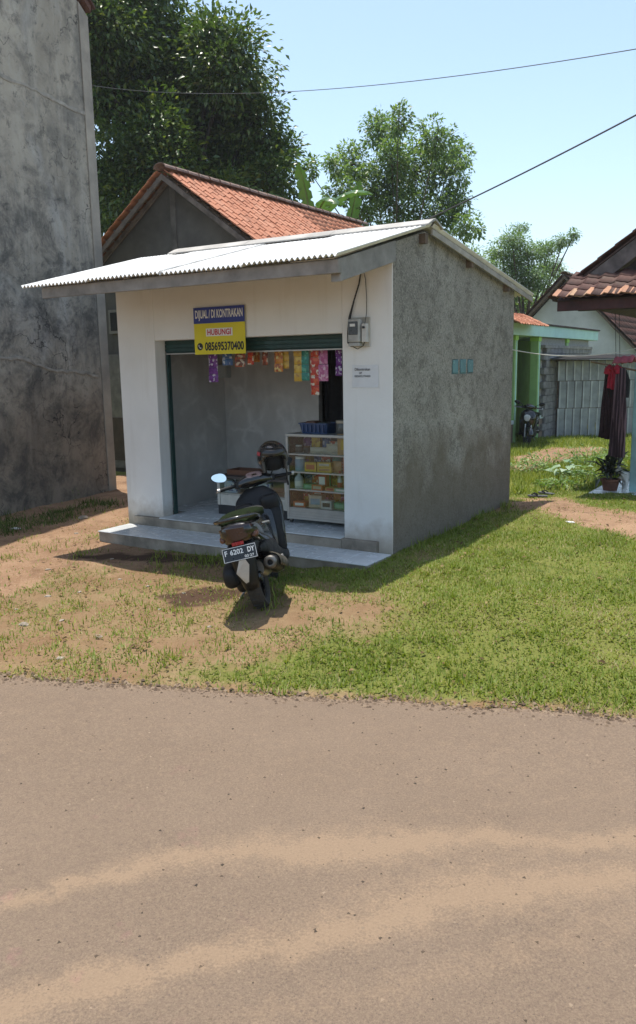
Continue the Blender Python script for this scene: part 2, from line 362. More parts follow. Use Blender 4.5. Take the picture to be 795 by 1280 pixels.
def text(body, w_, h_, m, parent, M, name='lettering', bold=.0, depth=.0):
    cu = bpy.data.curves.new('t', 'FONT'); cu.body = body; cu.size = 1; cu.offset = bold; cu.resolution_u = 3
    to = bpy.data.objects.new('t', cu); COL.objects.link(to)
    dg = bpy.context.evaluated_depsgraph_get(); me = bpy.data.meshes.new_from_object(to.evaluated_get(dg))
    bpy.data.objects.remove(to); bpy.data.curves.remove(cu)
    co = np.array([v.co[:] for v in me.vertices]); lo, hi = co.min(0), co.max(0)
    for v in me.vertices:
        v.co = ((v.co.x-(lo[0]+hi[0])/2)/(hi[0]-lo[0])*w_, (v.co.y-(lo[1]+hi[1])/2)/(hi[1]-lo[1])*h_, 0)
    me.materials.clear(); me.materials.append(m); me.name = name
    o = bpy.data.objects.new(name, me); link(o, parent); o.matrix_local = M; return o
def FACE(x, y, z): return Matrix.Translation((x, y, z)) @ Matrix.Rotation(pi/2, 4, 'X')   # xy sheet -> upright, facing local -y
def T(x, y, z, rz=0, rx=0, ry=0, s=1.0):
    return Matrix.Translation((x, y, z)) @ Matrix.Rotation(rz, 4, 'Z') @ Matrix.Rotation(ry, 4, 'Y') @ Matrix.Rotation(rx, 4, 'X') @ Matrix.Scale(s, 4)
def sm(a, b, x):
    t = np.clip((x-a)/(b-a), 0, 1); return t*t*(3-2*t)
def vnoise(x, y, seed=0, sc=1.0):
    x = np.asarray(x)*sc; y = np.asarray(y)*sc; r = np.random.default_rng(seed).random((64, 64))
    xi = np.floor(x).astype(int); yi = np.floor(y).astype(int); fx = x-xi; fy = y-yi; fx = fx*fx*(3-2*fx); fy = fy*fy*(3-2*fy)
    g = lambda i, j: r[i % 64, j % 64]
    return (g(xi, yi)*(1-fx)+g(xi+1, yi)*fx)*(1-fy)+(g(xi, yi+1)*(1-fx)+g(xi+1, yi+1)*fx)*fy

# ------------------------------------------------------------------ ground and road
W, D = 3.495, 3.375
def road_edge(x):
    x = np.asarray(x, float); return 4.455-.2*x + .05*(vnoise(x, x*0, 3, 2.5)-.5) + .03*(vnoise(x, x*0, 4, 9)-.5)
def H(x, y):
    x = np.asarray(x, float); y = np.asarray(y, float)
    u, v = shop_uv(x, y)
    h = (.095*sm(1.6, -.2, u)+.07*sm(-.1, -.7, u))*sm(4.6, 6.6, y+.2*x)*sm(14, 9, y)
    h = h - .03*(np.clip(y, 13, 27)-13)
    h = h - .055*np.exp(-(((x+.33)/.5)**2+((y-7.35)/.45)**2))
    rough = .035*(vnoise(x, y, 11, 2.2)-.5)+.02*(vnoise(x, y, 12, 6)-.5)
    h = h + rough*sm(0, .5, y-(4.455-.2*x))
    under = sm(.0, -.12, y-(4.455-.2*x))
    return h*(1-under) - .03*under
def inpoly(px, py, poly):
    c = np.zeros(px.shape, bool); n = len(poly)
    for i in range(n):
        x0, y0 = poly[i]; x1, y1 = poly[(i+1) % n]
        k = ((y0 > py) != (y1 > py)) & (px < (x1-x0)*(py-y0)/(y1-y0+1e-12)+x0); c ^= k
    return c
def gpoly(pts): return [tuple(gz(a, b)[:2]) for a, b in pts]
DIRT = [gpoly([(-140, 690), (0, 655), (70, 648), (148, 590), (170, 588), (165, 655), (125, 664), (200, 690), (300, 708), (290, 716), (90, 712), (0, 752), (-140, 790)]),
        gpoly([(636, 632), (690, 630), (740, 650), (900, 680), (900, 712), (795, 692), (720, 672), (660, 652), (610, 650)]),
        gpoly([(630, 585), (645, 562), (660, 556), (690, 549), (760, 547), (752, 562), (715, 570), (690, 582), (650, 592)])]
STRAW = [gpoly([(-250, 800), (0, 748), (90, 708), (290, 700), (340, 745), (470, 750), (520, 790), (400, 800), (300, 838), (190, 862), (0, 852), (-250, 840)]),
         gpoly([(510, 705), (560, 703), (560, 725), (500, 722)]), gpoly([(690, 612), (775, 590), (775, 600), (690, 622)])]
DARK = [gpoly([(205, 742), (288, 736), (296, 760), (215, 762)]), gpoly([(95, 692), (290, 700), (290, 712), (85, 702)])]  # dark dirt patch, then step shade painted into the soil colour
SOFT = [(.26*sq*cos(2.4*i), .34*sq*sin(2.4*i)) for i, sq in enumerate(np.sqrt(np.linspace(0, 1, 9)))]
def masks(x, y):
    jx = x + .22*(vnoise(x, y, 21, 3)-.5)+.12*(vnoise(x, y, 22, 9)-.5); jy = y + .4*(vnoise(x, y, 23, 3)-.5)+.2*(vnoise(x, y, 24, 9)-.5)
    a = np.zeros(x.shape); b = np.zeros(x.shape); c = np.zeros(x.shape)
    for dx_, dy_ in SOFT:
        a1, b1, c1 = (np.zeros(x.shape) for _ in range(3))
        for q in DIRT: a1 = np.maximum(a1, inpoly(jx+dx_*.6, jy+dy_, q))
        for q in STRAW: b1 = np.maximum(b1, inpoly(jx+dx_*1.1, jy+dy_*1.6, q))
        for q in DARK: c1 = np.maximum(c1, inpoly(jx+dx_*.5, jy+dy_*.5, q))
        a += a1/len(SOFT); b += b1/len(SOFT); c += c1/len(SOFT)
    u, v = shop_uv(x, y)
    a = np.maximum(a, ((u > -.02) & (u < 6.5) & (v > -.3) & (y < 18)).astype(float)*sm(3.2, 4.4, u))
    e = y-(4.455-.2*x)
    b = np.maximum(b, .8*sm(.22, .02, e+.15*(vnoise(x, y, 25, 4)-.5)))
    return a, b, c
def axis_lines(lo, hi, step, far):
    out = []; d = step; p = lo
    while p > -far: d *= 1.35; p -= d; out.append(p)
    mid = list(np.arange(lo, hi, step)); d = step; p = mid[-1]; r = []
    while p < far: d *= 1.35; p += d; r.append(p)
    return np.array(out[::-1]+mid+r)
xs = axis_lines(-6, 10.5, .075, 380); ys = axis_lines(3.4, 20, .075, 380)
GX, GY = np.meshgrid(xs, ys); V = np.stack([GX, GY, H(GX, GY)], -1).reshape(-1, 3)
nx = len(xs); idx = np.arange(len(xs)*len(ys)).reshape(len(ys), nx)
Fq = np.stack([idx[:-1, :-1], idx[:-1, 1:], idx[1:, 1:], idx[1:, :-1]], -1).reshape(-1, 4)
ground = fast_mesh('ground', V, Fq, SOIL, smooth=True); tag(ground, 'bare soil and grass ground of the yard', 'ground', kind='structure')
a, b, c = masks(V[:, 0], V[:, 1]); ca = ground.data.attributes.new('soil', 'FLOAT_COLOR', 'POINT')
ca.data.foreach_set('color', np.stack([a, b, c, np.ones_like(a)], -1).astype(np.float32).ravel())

rx = np.concatenate([np.arange(-40, -4, 1.0), np.arange(-4, 4, .03), np.arange(4, 40.1, 1.0)]); rt = np.concatenate([np.linspace(0, 1, 130)*.62, np.linspace(.64, 1, 14)])
RX, RT = np.meshgrid(rx, rt); ye = road_edge(RX); yb = -2.6-.2*RX; RY = ye+(yb-ye)*RT
RZ = .006+.012*(vnoise(RX, RY, 31, .8)-.5)+.004*sm(.0, .12, ye-RY)
V = np.stack([RX, RY, RZ], -1).reshape(-1, 3); nx = len(rx); idx = np.arange(V.shape[0]).reshape(len(rt), nx)
Fq = np.stack([idx[:-1, :-1], idx[1:, :-1], idx[1:, 1:], idx[:-1, 1:]], -1).reshape(-1, 4)
road = fast_mesh('road', V, Fq, ROAD, smooth=True); road.data.materials[0] = ROAD; tag(road, 'dusty brown asphalt village road', 'road', kind='structure')
# swept tracks of sand: polylines on the ground, width in metres
def track(pts, wid, x, y):
    P = [gz(*p[:2])[:2] for p in pts]; best = np.full(x.shape, 9.); wid = wid*(.45+1.1*vnoise(x, y, 44, 1.7))
    for (x0, y0), (x1, y1) in zip(P[:-1], P[1:]):
        dx, dy = x1-x0, y1-y0; t = np.clip(((x-x0)*dx+(y-y0)*dy)/(dx*dx+dy*dy), 0, 1)
        best = np.minimum(best, np.hypot(x-x0-t*dx, y-y0-t*dy))
    return np.clip(1-best/wid, 0, 1)
x, y = V[:, 0], V[:, 1]; jx = x+.1*(vnoise(x, y, 41, 2)-.5); jy = y+.1*(vnoise(x, y, 42, 2)-.5)+.07*(vnoise(x, y, 45, 9)-.5)+.05*(vnoise(x, y, 46, 21)-.5)
du = 1.25*track([(-300, 1260), (0, 1140), (200, 1082), (330, 1062), (480, 1058), (795, 1052), (1100, 1050)], .21, jx, jy)
du = np.maximum(du, 1.25*track([(-200, 1350), (0, 1262), (250, 1205), (400, 1165), (560, 1125), (795, 1098), (1100, 1080)], .31, jx, jy))
du = np.maximum(du, .55*track([(200, 1082), (420, 1030), (795, 1000), (1100, 990)], .18, jx, jy))
du = np.maximum(du, .7*track([(300, 1290), (600, 1215), (795, 1150), (1100, 1120)], .22, jx, jy))
du = np.maximum(du, .75*sm(.14, 0, road_edge(x)-y)); pk = sm(-.1, -.8, x)*sm(4.0, 3.0, y); du = np.maximum(du, .34*sm(2.6, 3.6, y+.2*x)+.25*(vnoise(x, y, 43, .9)-.4))
ca = road.data.attributes.new('dust', 'FLOAT_COLOR', 'POINT')
ca.data.foreach_set('color', np.stack([du, pk, 0*du, np.ones_like(du)], -1).astype(np.float32).ravel())

# ------------------------------------------------------------------ the kiosk
# local frame: x to the right along the front (0 = right corner, -W = left corner), y into the building, z up
kiosk = thing('kiosk', 'small white and grey one-room kiosk with corrugated roof and open shopfront', 'kiosk', SC, -YAW)
ZB, ZF = .118, .226; XR, XL = -.537, -2.94; HL = 2.205
def roof_z(y): return 3.20-(.69-y)*.46/1.81 if y < .69 else 3.20-(y-.69)*.46/3.21
PR = .17
def wall_prism(name, m, poly, axis, a, b, bev=.006):
    return MB().prism(poly, axis, a, b).build(name, m, kiosk, bevel=bev, seg=2)
rz0 = roof_z(0)-.035
fw = MB()
fw.box((XR, 0, -.1), (.0, PR, rz0)); fw.box((-W, 0, -.1), (XL, PR, rz0)); fw.box((XL-.0, .002, HL), (XR+.0, PR-.002, rz0-.002))
wall_f = fw.build('front_wall', WHITE, kiosk, bevel=.008)
side = [(.006, -.15), (D, -.15), (D, roof_z(D)-.03), (.69, 3.165), (.006, rz0-.004)]
wall_prism('side_wall', RENDER, side, 0, -.155, .004)
wall_prism('far_side_wall', RENDER, [(PR+.002, -.15), (D-.002, -.15), (D-.002, roof_z(D)-.03), (.69, 3.16), (PR+.002, rz0-.005)], 0, -W+.004, -W+.16)
MB().box((-W+.162, D-.16, -.15), (-.162, D-.004, roof_z(D)-.05)).build('back_wall', RENDER, kiosk)
# inner lining of the shop room
MB().box((-W+.162, PR+.004, ZF-.05), (-W+.20, 1.72, 2.86)).build('inner_wall', MARBLE, kiosk)
MB().box((-.20, PR+.004, ZF-.05), (-.162, 1.72, 2.86)).build('inner_wall', MARBLE, kiosk)
u0, _ = onv(399, 480, 1.68); dx0 = -u0
bw = MB(); bw.box((-W+.202, 1.66, ZF-.05), (dx0, 1.74, 2.80)); bw.box((dx0, 1.662, 2.12), (dx0+.75, 1.738, 2.80)); bw.box((dx0+.75, 1.66, ZF-.05), (-.202, 1.74, 2.80))
bw.build('inner_wall', MARBLE, kiosk)
MB().box((-W+.162, PR+.004, 2.862), (-.162, 1.74, 2.90)).build('ceiling_panel', mat('plain_board', (.42, .40, .37), .8), kiosk)
dark_sheet = MB()
for i in range(26):
    xx = dx0+.75*i/25; dark_sheet.v.append((xx, 1.80+.03*sin(i*1.1), ZF)); dark_sheet.v.append((xx, 1.80+.03*sin(i*1.1+.3), 2.12))
dark_sheet.f = [(2*i, 2*i+2, 2*i+3, 2*i+1) for i in range(25)]
dark_sheet.build('doorway_dark_sheet', mat('doorway_darkness', (.02, .02, .023), .9), kiosk, smooth=True)  # black sheet standing in for the darkness inside the back doorway
# floor slab with glazed tiles, step with glazed tiles
fl = MB().box((-W+.15, -.06, -.1), (-.15, 1.80, ZF-.012)).build('floor_slab', STEPC, kiosk, bevel=.006)
fl2 = MB(); fl2.box((XL+.002, -.075, -.1), (XR-.002, -.062, ZF-.02)); fl2.build('threshold', STEPC, kiosk, bevel=.004)
tl = MB().box((0, 0, 0), (.298, .298, .010)).mesh('tile', bevel=.002, seg=1); tl.materials.append(CTILE)
yy = -.078; row = 0
while yy < 1.6:
    xx = XL+.004 if yy < PR else -W+.205; end = XR-.004 if yy < PR else -.205
    d = .298 if yy >= PR else PR+.078-.004
    while xx < end-.05:
        w_ = min(.298, end-xx)
        o = inst('tile', tl, fl, Matrix.Translation((xx, yy, ZF-.0118)) @ Matrix.Diagonal((w_/.298, d/.298, 1, 1))); xx += .302
    yy += d+.004
SX0, SY0 = -3.42, -.56
st = MB().box((SX0+.008, SY0+.008, -.25), (.02, -.064, ZB-.012)).build('step', STEPC, kiosk, bevel=.008)
for i in range(12):
    x0 = SX0+i*.287
    for j, (y0, dd) in enumerate(((SY0, .298), (SY0+.302, .19))):
        o = inst('tile', tl, st, Matrix.Translation((x0, y0, ZB-.0118)) @ Matrix.Diagonal((.283/.298, dd/.298, 1, 1)))
# shutter housing and guides
sh_ = MB(); sh_.box((XL+.002, PR+.006, HL-.135), (XR-.002, PR+.20, HL+.05)); so_ = sh_.build('shutter_box', DGREEN, kiosk, bevel=.01)
for i in range(3): MB().box((XL+.004, PR-.004, HL-.12+i*.042), (XR-.004, PR+.004, HL-.085+i*.042)).build('slat', DGREEN, so_, bevel=.003)
MB().box((XL+.002, PR-.012, HL-.152), (XR-.002, PR+.02, HL-.138)).build('bottom_rail', ALU, so_)
for xa in (XL+.002, XR-.024): MB().box((xa, PR+.006, ZF+.004), (xa+.022, PR+.06, HL-.14)).build('shutter_guide', DGREEN, kiosk, bevel=.003)
# roof sheets: corrugated, laid side by side with a lap
def corr(wid, y0, y1, pitch=.054, amp=.013, th=.007, nrow=7, sagseed=0):
    n = int(round(wid/pitch))*6; xs_ = np.linspace(0, wid, n+1); mb = MB(); R = []
    for t in (0, -th):
        for j in range(nrow):
            yv = y0+(y1-y0)*j/(nrow-1)
            R.append([(x_, yv, roof_z(yv)+amp*cos(2*pi*x_/pitch)+t) for x_ in xs_])
    v = [p for r in R for p in r]; m = n+1; f = []
    for j in range(nrow-1):
        for i in range(n):
            f.append((j*m+i, j*m+i+1, (j+1)*m+i+1, (j+1)*m+i)); q = nrow*m
            f.append((q+j*m+i, q+(j+1)*m+i, q+(j+1)*m+i+1, q+j*m+i+1))
    q = nrow*m
    for i in range(n):
        f.append((i, q+i, q+i+1, i+1)); e = (nrow-1)*m; f.append((e+i, e+i+1, q+e+i+1, q+e+i))
    for j in range(nrow-1):
        f.append((j*m, (j+1)*m, q+(j+1)*m, q+j*m)); f.append((j*m+n, q+j*m+n, q+(j+1)*m+n, (j+1)*m+n))
    return mb.add(v, f)
RX0, RX1 = -3.69, .09
shw = (RX1-RX0+.03*3)/4
shw = round(shw/.054)*.054
mfront = corr(shw, -1.12, .67).mesh('roof_sheet', smooth=True); mfront.materials.append(ASB)
mback = corr(shw, .71, 3.9).mesh('roof_sheet', smooth=True); mback.materials.append(ASB)
for i in range(4):
    xs0 = RX0+i*(RX1-RX0-shw)/3
    inst('roof_sheet', mfront, kiosk, Matrix.Translation((xs0, random.uniform(-.012, .012), .012+(i % 2)*.009)))
    inst('roof_sheet', mback, kiosk, Matrix.Translation((xs0, 0, .012+(i % 2)*.009)))
rc = mat('dark_rust_fleck', (.10, .07, .05), .9)
for i in range(3):
    xa = -3.15+i*1.09; 
    cp = MB().loft([[(xx_, .69+q[0], 3.205+q[1]) for q in ((-.17, .0), (-.06, .05), (0, .068), (.06, .05), (.19, .0), (.19, -.012), (0, .05), (-.17, -.012))] for xx_ in (xa, xa+1.085)])
    cp.build('ridge_cap', ASBU, kiosk, smooth=True)
# timber and boards under the roof
MB().prism([(-1.06, roof_z(-1.06)-.130), (-1.0, roof_z(-1.0)-.14), (-1.0, roof_z(-1.0)-.022), (-1.06, roof_z(-1.06)-.022)], 0, -3.46, .05).build('fascia_beam', FASC, kiosk, bevel=.006)
for xb, nm in ((-.055, 'eave_rafter'), (-1.2, 'eave_rafter'), (-2.35, 'eave_rafter'), (-3.44, 'eave_rafter')):
    rf = MB().prism([(-.998, roof_z(-.998)-(.205 if xb > -.1 else .13)), (-.002, roof_z(0)-(.21 if xb > -.1 else .15)), (-.002, roof_z(0)-.026), (-.998, roof_z(-.998)-.026)], 0, xb, xb+.09); rf.build(nm, FASC if xb < -.1 else CONC, kiosk, bevel=.005)
MB().prism([(-.95, roof_z(-.95)-.02), (-.004, roof_z(0)-.031), (-.004, roof_z(0)-.026), (-.95, roof_z(-.95)-.015)], 0, -3.3, -.06).build('soffit_batten', FASC, kiosk)
vb = MB()
for y0, y1 in ((.695, 3.88),): vb.prism([(y0, roof_z(y0)-.075), (y1, roof_z(y1)-.075), (y1, roof_z(y1)-.018), (y0, roof_z(y0)-.018)], 0, .062, .082)
vb.build('verge_board', mat('verge_cement', (.40, .37, .32), .85, .2), kiosk)
for py in (.55, 1.75, 2.95): MB().box((.003, py, roof_z(py)-.13), (.07, py+.06, roof_z(py)-.04)).build('purlin_end', WOOD, kiosk)
# glass block vent
for i in range(3):
    ya, yb_ = 1.375+i*.222, 1.375+i*.222+.208
    gb = MB().box((-.03, ya, 1.775), (.004, yb_, 1.96)).build('glass_block', GLASSB, kiosk, bevel=.012)
    MB().box((.0045, ya+.03, 1.80), (.010, yb_-.03, 1.935)).build('block_face', GLASSB, gb, bevel=.002, seg=1)
MB().box((-.02, 1.355, 1.757), (.0025, 2.055, 1.978)).build('vent_mortar', CONC, kiosk)

def local_thing(name, label, cat, x, y, z, rz=0, group=None):
    return thing(name, label, cat, S(-x, y, z), -YAW+rz, group)

# ---- banner sign
YEL = mat('banner_yellow', (.72, .62, .02), .5, .05, 3, bmp=0); BLU = mat('banner_blue', (.03, .05, .28), .5, .05, 3, bmp=0)
REDP = mat('print_red', (.55, .02, .04), .5, .03, 3, bmp=0); WHT = mat('print_white', (.78, .78, .76), .5, .03, 3, bmp=0); BLK = mat('print_black', (.012, .012, .014), .5, .03, 3, bmp=0)
sg = local_thing('banner_sign', 'yellow and blue printed banner with a phone number above the shop opening', 'sign', -2.005, -.022, 2.04)
bn = MB(); nxs, nzs = 12, 9; sw, shh = .675, .485
def bz(x_, z_): return .006*sin(x_*9+z_*4)+.004*sin(z_*13)
for t in (0, .0016):
    for j in range(nzs+1):
        for i in range(nxs+1):
            bn.v.append((-sw/2+sw*i/nxs, t, shh*j/nzs))
m_ = nxs+1; q_ = m_*(nzs+1)
for j in range(nzs):
    for i in range(nxs):
        a_ = j*m_+i; bn.f += [(a_, a_+1, a_+m_+1, a_+m_), (q_+a_, q_+a_+m_, q_+a_+m_+1, q_+a_+1)]
bn.build('banner', YEL, sg)
MB().box((-sw/2, -.0018, shh*.66), (sw/2, -.0006, shh)).build('heading_band', BLU, sg)
text('DIJUAL / DI KONTRAKAN', sw*.93, shh*.23, WHT, sg, FACE(0, -.003, shh*.83), bold=.03)
text('HUBUNGI', sw*.46, shh*.125, REDP, sg, FACE(.0, -.0045, shh*.47), bold=.025)
fr_ = MB()
for (a0, a1, c0, c1) in ((-.26, .26, .385, .55),): fr_.box((a0*sw, -.003, c0*shh), (a1*sw, -.001, c1*shh))
fr_.build('heading_plate', WHT, sg)
text('085695370400', sw*.76, shh*.19, BLK, sg, FACE(sw*.09, -.003, shh*.17), bold=.03)
MB().lathe([(0, -.0035), (.038, -.0035), (.038, -.001), (0, -.001)], 24, 'y', (-sw*.39, 0, shh*.17)).build('phone_icon', BLK, sg)
hs = MB().tube([(-sw*.39-.012, -.005, shh*.17+.018), (-sw*.39-.014, -.005, shh*.17+.002), (-sw*.39-.002, -.005, shh*.17-.012), (-sw*.39+.016, -.005, shh*.17-.017)], [.007, .0042, .0042, .007], 6)
for k in range(len(hs.v)): hs.v[k] = (hs.v[k][0], -.0045+(hs.v[k][1]+.005)*.1, hs.v[k][2])
hs.build('phone_handset', WHT, sg)

# ---- electricity meter
em = local_thing('electricity_meter', 'grey electricity meter with dangling cables on the white wall', 'meter', -.33, -.002, 2.08)
GREYP = mat('meter_grey', (.42, .42, .40), .5, .15, 12); METB = mat('meter_dark', (.05, .06, .07), .3, .2, 20)
MB().box((-.11, -.02, -.01), (.10, -.001, .26)).build('backplate', mat('meter_board', (.50, .47, .40), .7, .2, 10), em, bevel=.004)
MB().box((-.09, -.10, .03), (.035, -.021, .245)).build('casing', GREYP, em, bevel=.015, seg=3)
MB().box((-.078, -.106, .10), (.022, -.1005, .22)).build('window', METB, em, bevel=.003)
MB().box((-.06, -.109, .175), (-.005, -.1065, .20)).build('display', WHT, em)
MB().box((-.085, -.095, -.005), (.03, -.03, .028)).build('terminal_cover', GREYP, em, bevel=.005)
MB().box((.045, -.075, .03), (.095, -.021, .20)).build('breaker_box', mat('breaker_white', (.58, .57, .54), .45, .12, 12), em, bevel=.006)
MB().box((.058, -.088, .155), (.082, -.0755, .175)).build('switch', BLK, em, bevel=.003)
CAB = mat('black_cable', (.018, .018, .018), .55, .2, 20, bmp=0)
MB().tube([(-.07, -.06, .0), (-.105, -.05, .03), (-.115, -.035, .12), (-.108, -.025, .26), (-.06, -.02, .42), (-.01, -.015, .56), (.02, -.02, .70), (.03, -.05, .735)], [.012, .014, .014, .012, .007, .007, .006, .006], 8).build('cable', CAB, em, smooth=True)
MB().tube([(.07, -.05, .2), (.072, -.02, .3), (.068, -.012, .45), (.058, -.012, .60), (.035, -.03, .73)], .0035, 6).build('cable', CAB, em, smooth=True)
MB().tube([(.07, -.06, .03), (.06, -.07, -.005), (.0, -.07, -.03), (-.07, -.06, .0)], .004, 6).build('cable', CAB, em, smooth=True)
# ---- paper notice
pn = local_thing('paper_notice', 'small white paper notice with handwritten lines under the electricity meter', 'notice', -.285, -.003, 1.69)
pm = MB(); 
for j in range(5):
    for i in range(5): pm.v.append((-.14+.28*i/4, -.002-.004*((i in (0, 4)) and (j in (0, 4)))-.001*sin(i*2+j), .21*j/4))
pm.f = [(j*5+i, j*5+i+1, j*5+i+6, j*5+i+5) for j in range(4) for i in range(4)]
pm.build('sheet', mat('paper', (.72, .73, .74), .7, .05, 8, bmp=.05), pn)
INK = mat('faded_ink', (.10, .10, .11), .7, .2, 30, bmp=0)
text('Dikontrakan', .165, .026, INK, pn, FACE(-.03, -.0055, .172), bold=.02)
text('HP', .03, .02, INK, pn, FACE(-.05, -.0055, .137), bold=.02)
text('085695370400', .17, .02, INK, pn, FACE(-.03, -.0055, .108), bold=.01)

# ---- hanging sachet strips
def pouch_mesh(w_, h_, t=.012):
    mb = MB(); n, m = 4, 5; R = {}
    for s_ in (-1, 1):
        for j in range(m+1):
            for i in range(n+1):
                a_, b_ = i/n, j/m; bul = (sin(pi*a_)**.6 if 0 < a_ < 1 else 0)*(sin(pi*b_)**.5 if 0 < b_ < 1 else 0)
                R[(s_, i, j)] = len(mb.v); mb.v.append((w_*(a_-.5), s_*(t*.5*bul+.0006), -h_*b_))
    for s_ in (-1, 1):
        for j in range(m):
            for i in range(n):
                q = [R[(s_, i, j)], R[(s_, i+1, j)], R[(s_, i+1, j+1)], R[(s_, i, j+1)]]; mb.f.append(tuple(q if s_ < 0 else q[::-1]))
    return mb.mesh('sachet', smooth='all', clean=False)
PR_M = {
 'purple': mat_print('print_purple', (.13, .025, .20), (.19, .05, .28), (.60, .55, .66), 40),
 'red': mat_print('print_redwhite', (.50, .04, .025), (.62, .12, .04), (.72, .66, .55), 38),
 'orange': mat_print('print_orange', (.55, .22, .03), (.36, .09, .03), (.70, .55, .22), 40),
 'yellow': mat_print('print_yellow', (.58, .36, .04), (.66, .46, .08), (.42, .22, .04), 42),
 'green': mat_print('print_teal', (.02, .20, .16), (.03, .27, .21), (.12, .42, .32), 36),
 'pink': mat_print('print_pink', (.45, .10, .26), (.56, .22, .40), (.72, .48, .58), 34),
 'brown': mat_print('print_brown', (.16, .05, .03), (.40, .10, .05), (.58, .50, .40), 40),
 'blue': mat_print('print_blue', (.03, .09, .25), (.05, .14, .34), (.45, .5, .6), 40)}
def strip(px, py0, py1, wpx, mk, n, label, v=.33):
    u_, z1 = onv(px, py0, v); _, z0 = onv(px, py1, v); u2, _ = onv(px+wpx, py0, v); w_ = abs(u2-u_); z1 = max(z1, 2.02)
    t = local_thing('sachet_strip', label, 'sachets', -u_, v, z1, random.uniform(-.25, .25), 'sachet strips hanging in the shop opening')
    h_ = (z1-z0)/n; key = pouch_mesh(w_, h_*.97); key.materials.append(PR_M[mk])
    for i in range(n): inst('sachet', key, t, T(random.uniform(-.004, .004), 0, -i*h_, random.uniform(-.12, .12)))
    MB().tube([(0, 0, -.005), (0, 0, HL-.135-z1+.03)], .0025, 5).build('string', WHT, t)
strip(266, 440, 478, 12, 'purple', 4, 'long purple sachet strip hanging below the banner')
strip(284, 440, 457, 11, 'blue', 2, 'short dark blue sachet strip hanging beside the banner corner')
strip(300, 440, 459, 12, 'brown', 2, 'dark brown sachets hanging just beside the banner edge')
strip(313, 438, 456, 8, 'red', 2, 'short red sachet strip between brown and amber packets')
strip(318, 436, 453, 14, 'orange', 1, 'single wide amber packet hanging under the shutter box', .42)
strip(331, 436, 457, 8, 'brown', 2, 'narrow brown and white sachet strip by itself under the shutter')
strip(348, 435, 465, 10, 'orange', 3, 'orange sachet strip hanging against a yellow strip')
strip(356, 435, 461, 9, 'yellow', 3, 'yellow sachet strip hanging against the orange strip', .36)
strip(372, 435, 477, 9, 'yellow', 4, 'long mustard yellow sachet strip left of the teal strip')
strip(381, 435, 476, 9, 'green', 4, 'teal green sachet strip hanging beside the long red strip')
strip(393, 435, 494, 11, 'red', 5, 'longest red and white sachet strip with five packets')
strip(404, 434, 477, 12, 'pink', 2, 'pink strip of two large packets with pale pictures')
strip(423, 433, 470, 9, 'purple', 3, 'violet sachet strip against the right door jamb', .30)
bx_ = local_thing('wall_box', 'pale grey plastic box fixed to the back wall behind the purple sachets', 'box', -(onv(271, 472, 1.6)[0]), 1.655, onv(271, 472, 1.6)[1])
MB().box((-.2, -.11, 0), (.2, -.0, .17)).build('housing', mat('box_grey', (.42, .46, .46), .5, .1, 6), bx_, bevel=.012)
MB().box((-.19, -.118, .012), (.19, -.1115, .158)).build('front_panel', mat('box_grey_light', (.50, .54, .53), .5, .1, 6), bx_, bevel=.004)

# ---- glass display case
CX0, CX1, CYF, CYB = -1.45, -.40, .34, .74; CH = 1.195
dc = local_thing('display_case', 'tall glass display case with aluminium frame and three shelves of goods', 'display case', CX0, CYF, ZF)
cw, cdp, ch = CX1-CX0, CYB-CYF, CH-ZF
for (xa, ya) in ((0, 0), (cw-.028, 0), (0, cdp-.028), (cw-.028, cdp-.028)): MB().box((xa, ya, .045), (xa+.028, ya+.028, ch-.031)).build('post', ALU, dc, bevel=.003)
MB().box((0, 0, ch-.03), (cw, cdp, ch)).build('top_board', ALU, dc, bevel=.004)
bs = MB().box((.029, .004, .05), (cw-.029, .03, .165)).build('base_panel', ALU, dc)
for i in range(4): MB().box((.03, -.001, .056+i*.027), (cw-.03, .0035, .077+i*.027)).build('rib', ALU, bs, bevel=.002, seg=1)
MB().box((.029, .031, .05), (cw-.029, cdp-.004, .065)).build('base_board', ALU, dc)
MB().box((.029, .005, .166), (cw-.029, cdp-.005, .176)).build('shelf', ALU, dc)
GSH = mat('pale_shelf_glass', (.55, .60, .56), .25, .05, 6, bmp=0)
SHZ = [.176]
for k in range(3):
    z_ = .176+(ch-.206)*(k+1)/4; SHZ.append(z_+.008); s_ = MB().box((.03, .012, z_), (cw-.03, cdp-.03, z_+.008)).build('shelf', GSH, dc)
    MB().box((.03, .006, z_-.004), (cw-.03, .011, z_+.010)).build('shelf_edge', ALU, s_)
MB().box((.029, .012, .18), (cw-.029, .0155, ch-.032)).build('front_pane', GLASS, dc)
MB().box((.008, .03, .07), (.012, cdp-.03, ch-.032)).build('side_pane', GLASS, dc)
MB().box((.029, cdp-.014, .07), (cw-.029, cdp-.010, ch-.032)).build('back_board', mat('case_back', (.20, .21, .20), .5, .1), dc)
for xa in (.02, cw-.05):
    for ya in (.02, cdp-.05):
        c_ = MB().lathe([(0, -.011), (.017, -.011), (.019, -.007), (.019, .007), (.017, .011), (0, .011)], 14, 'y', (xa+.015, ya+.015, .019)); w_ = c_.build('caster', RUBBER, dc, smooth=True)
        MB().box((xa, ya, .036), (xa+.03, ya+.03, .05)).build('bracket', STEEL, w_)

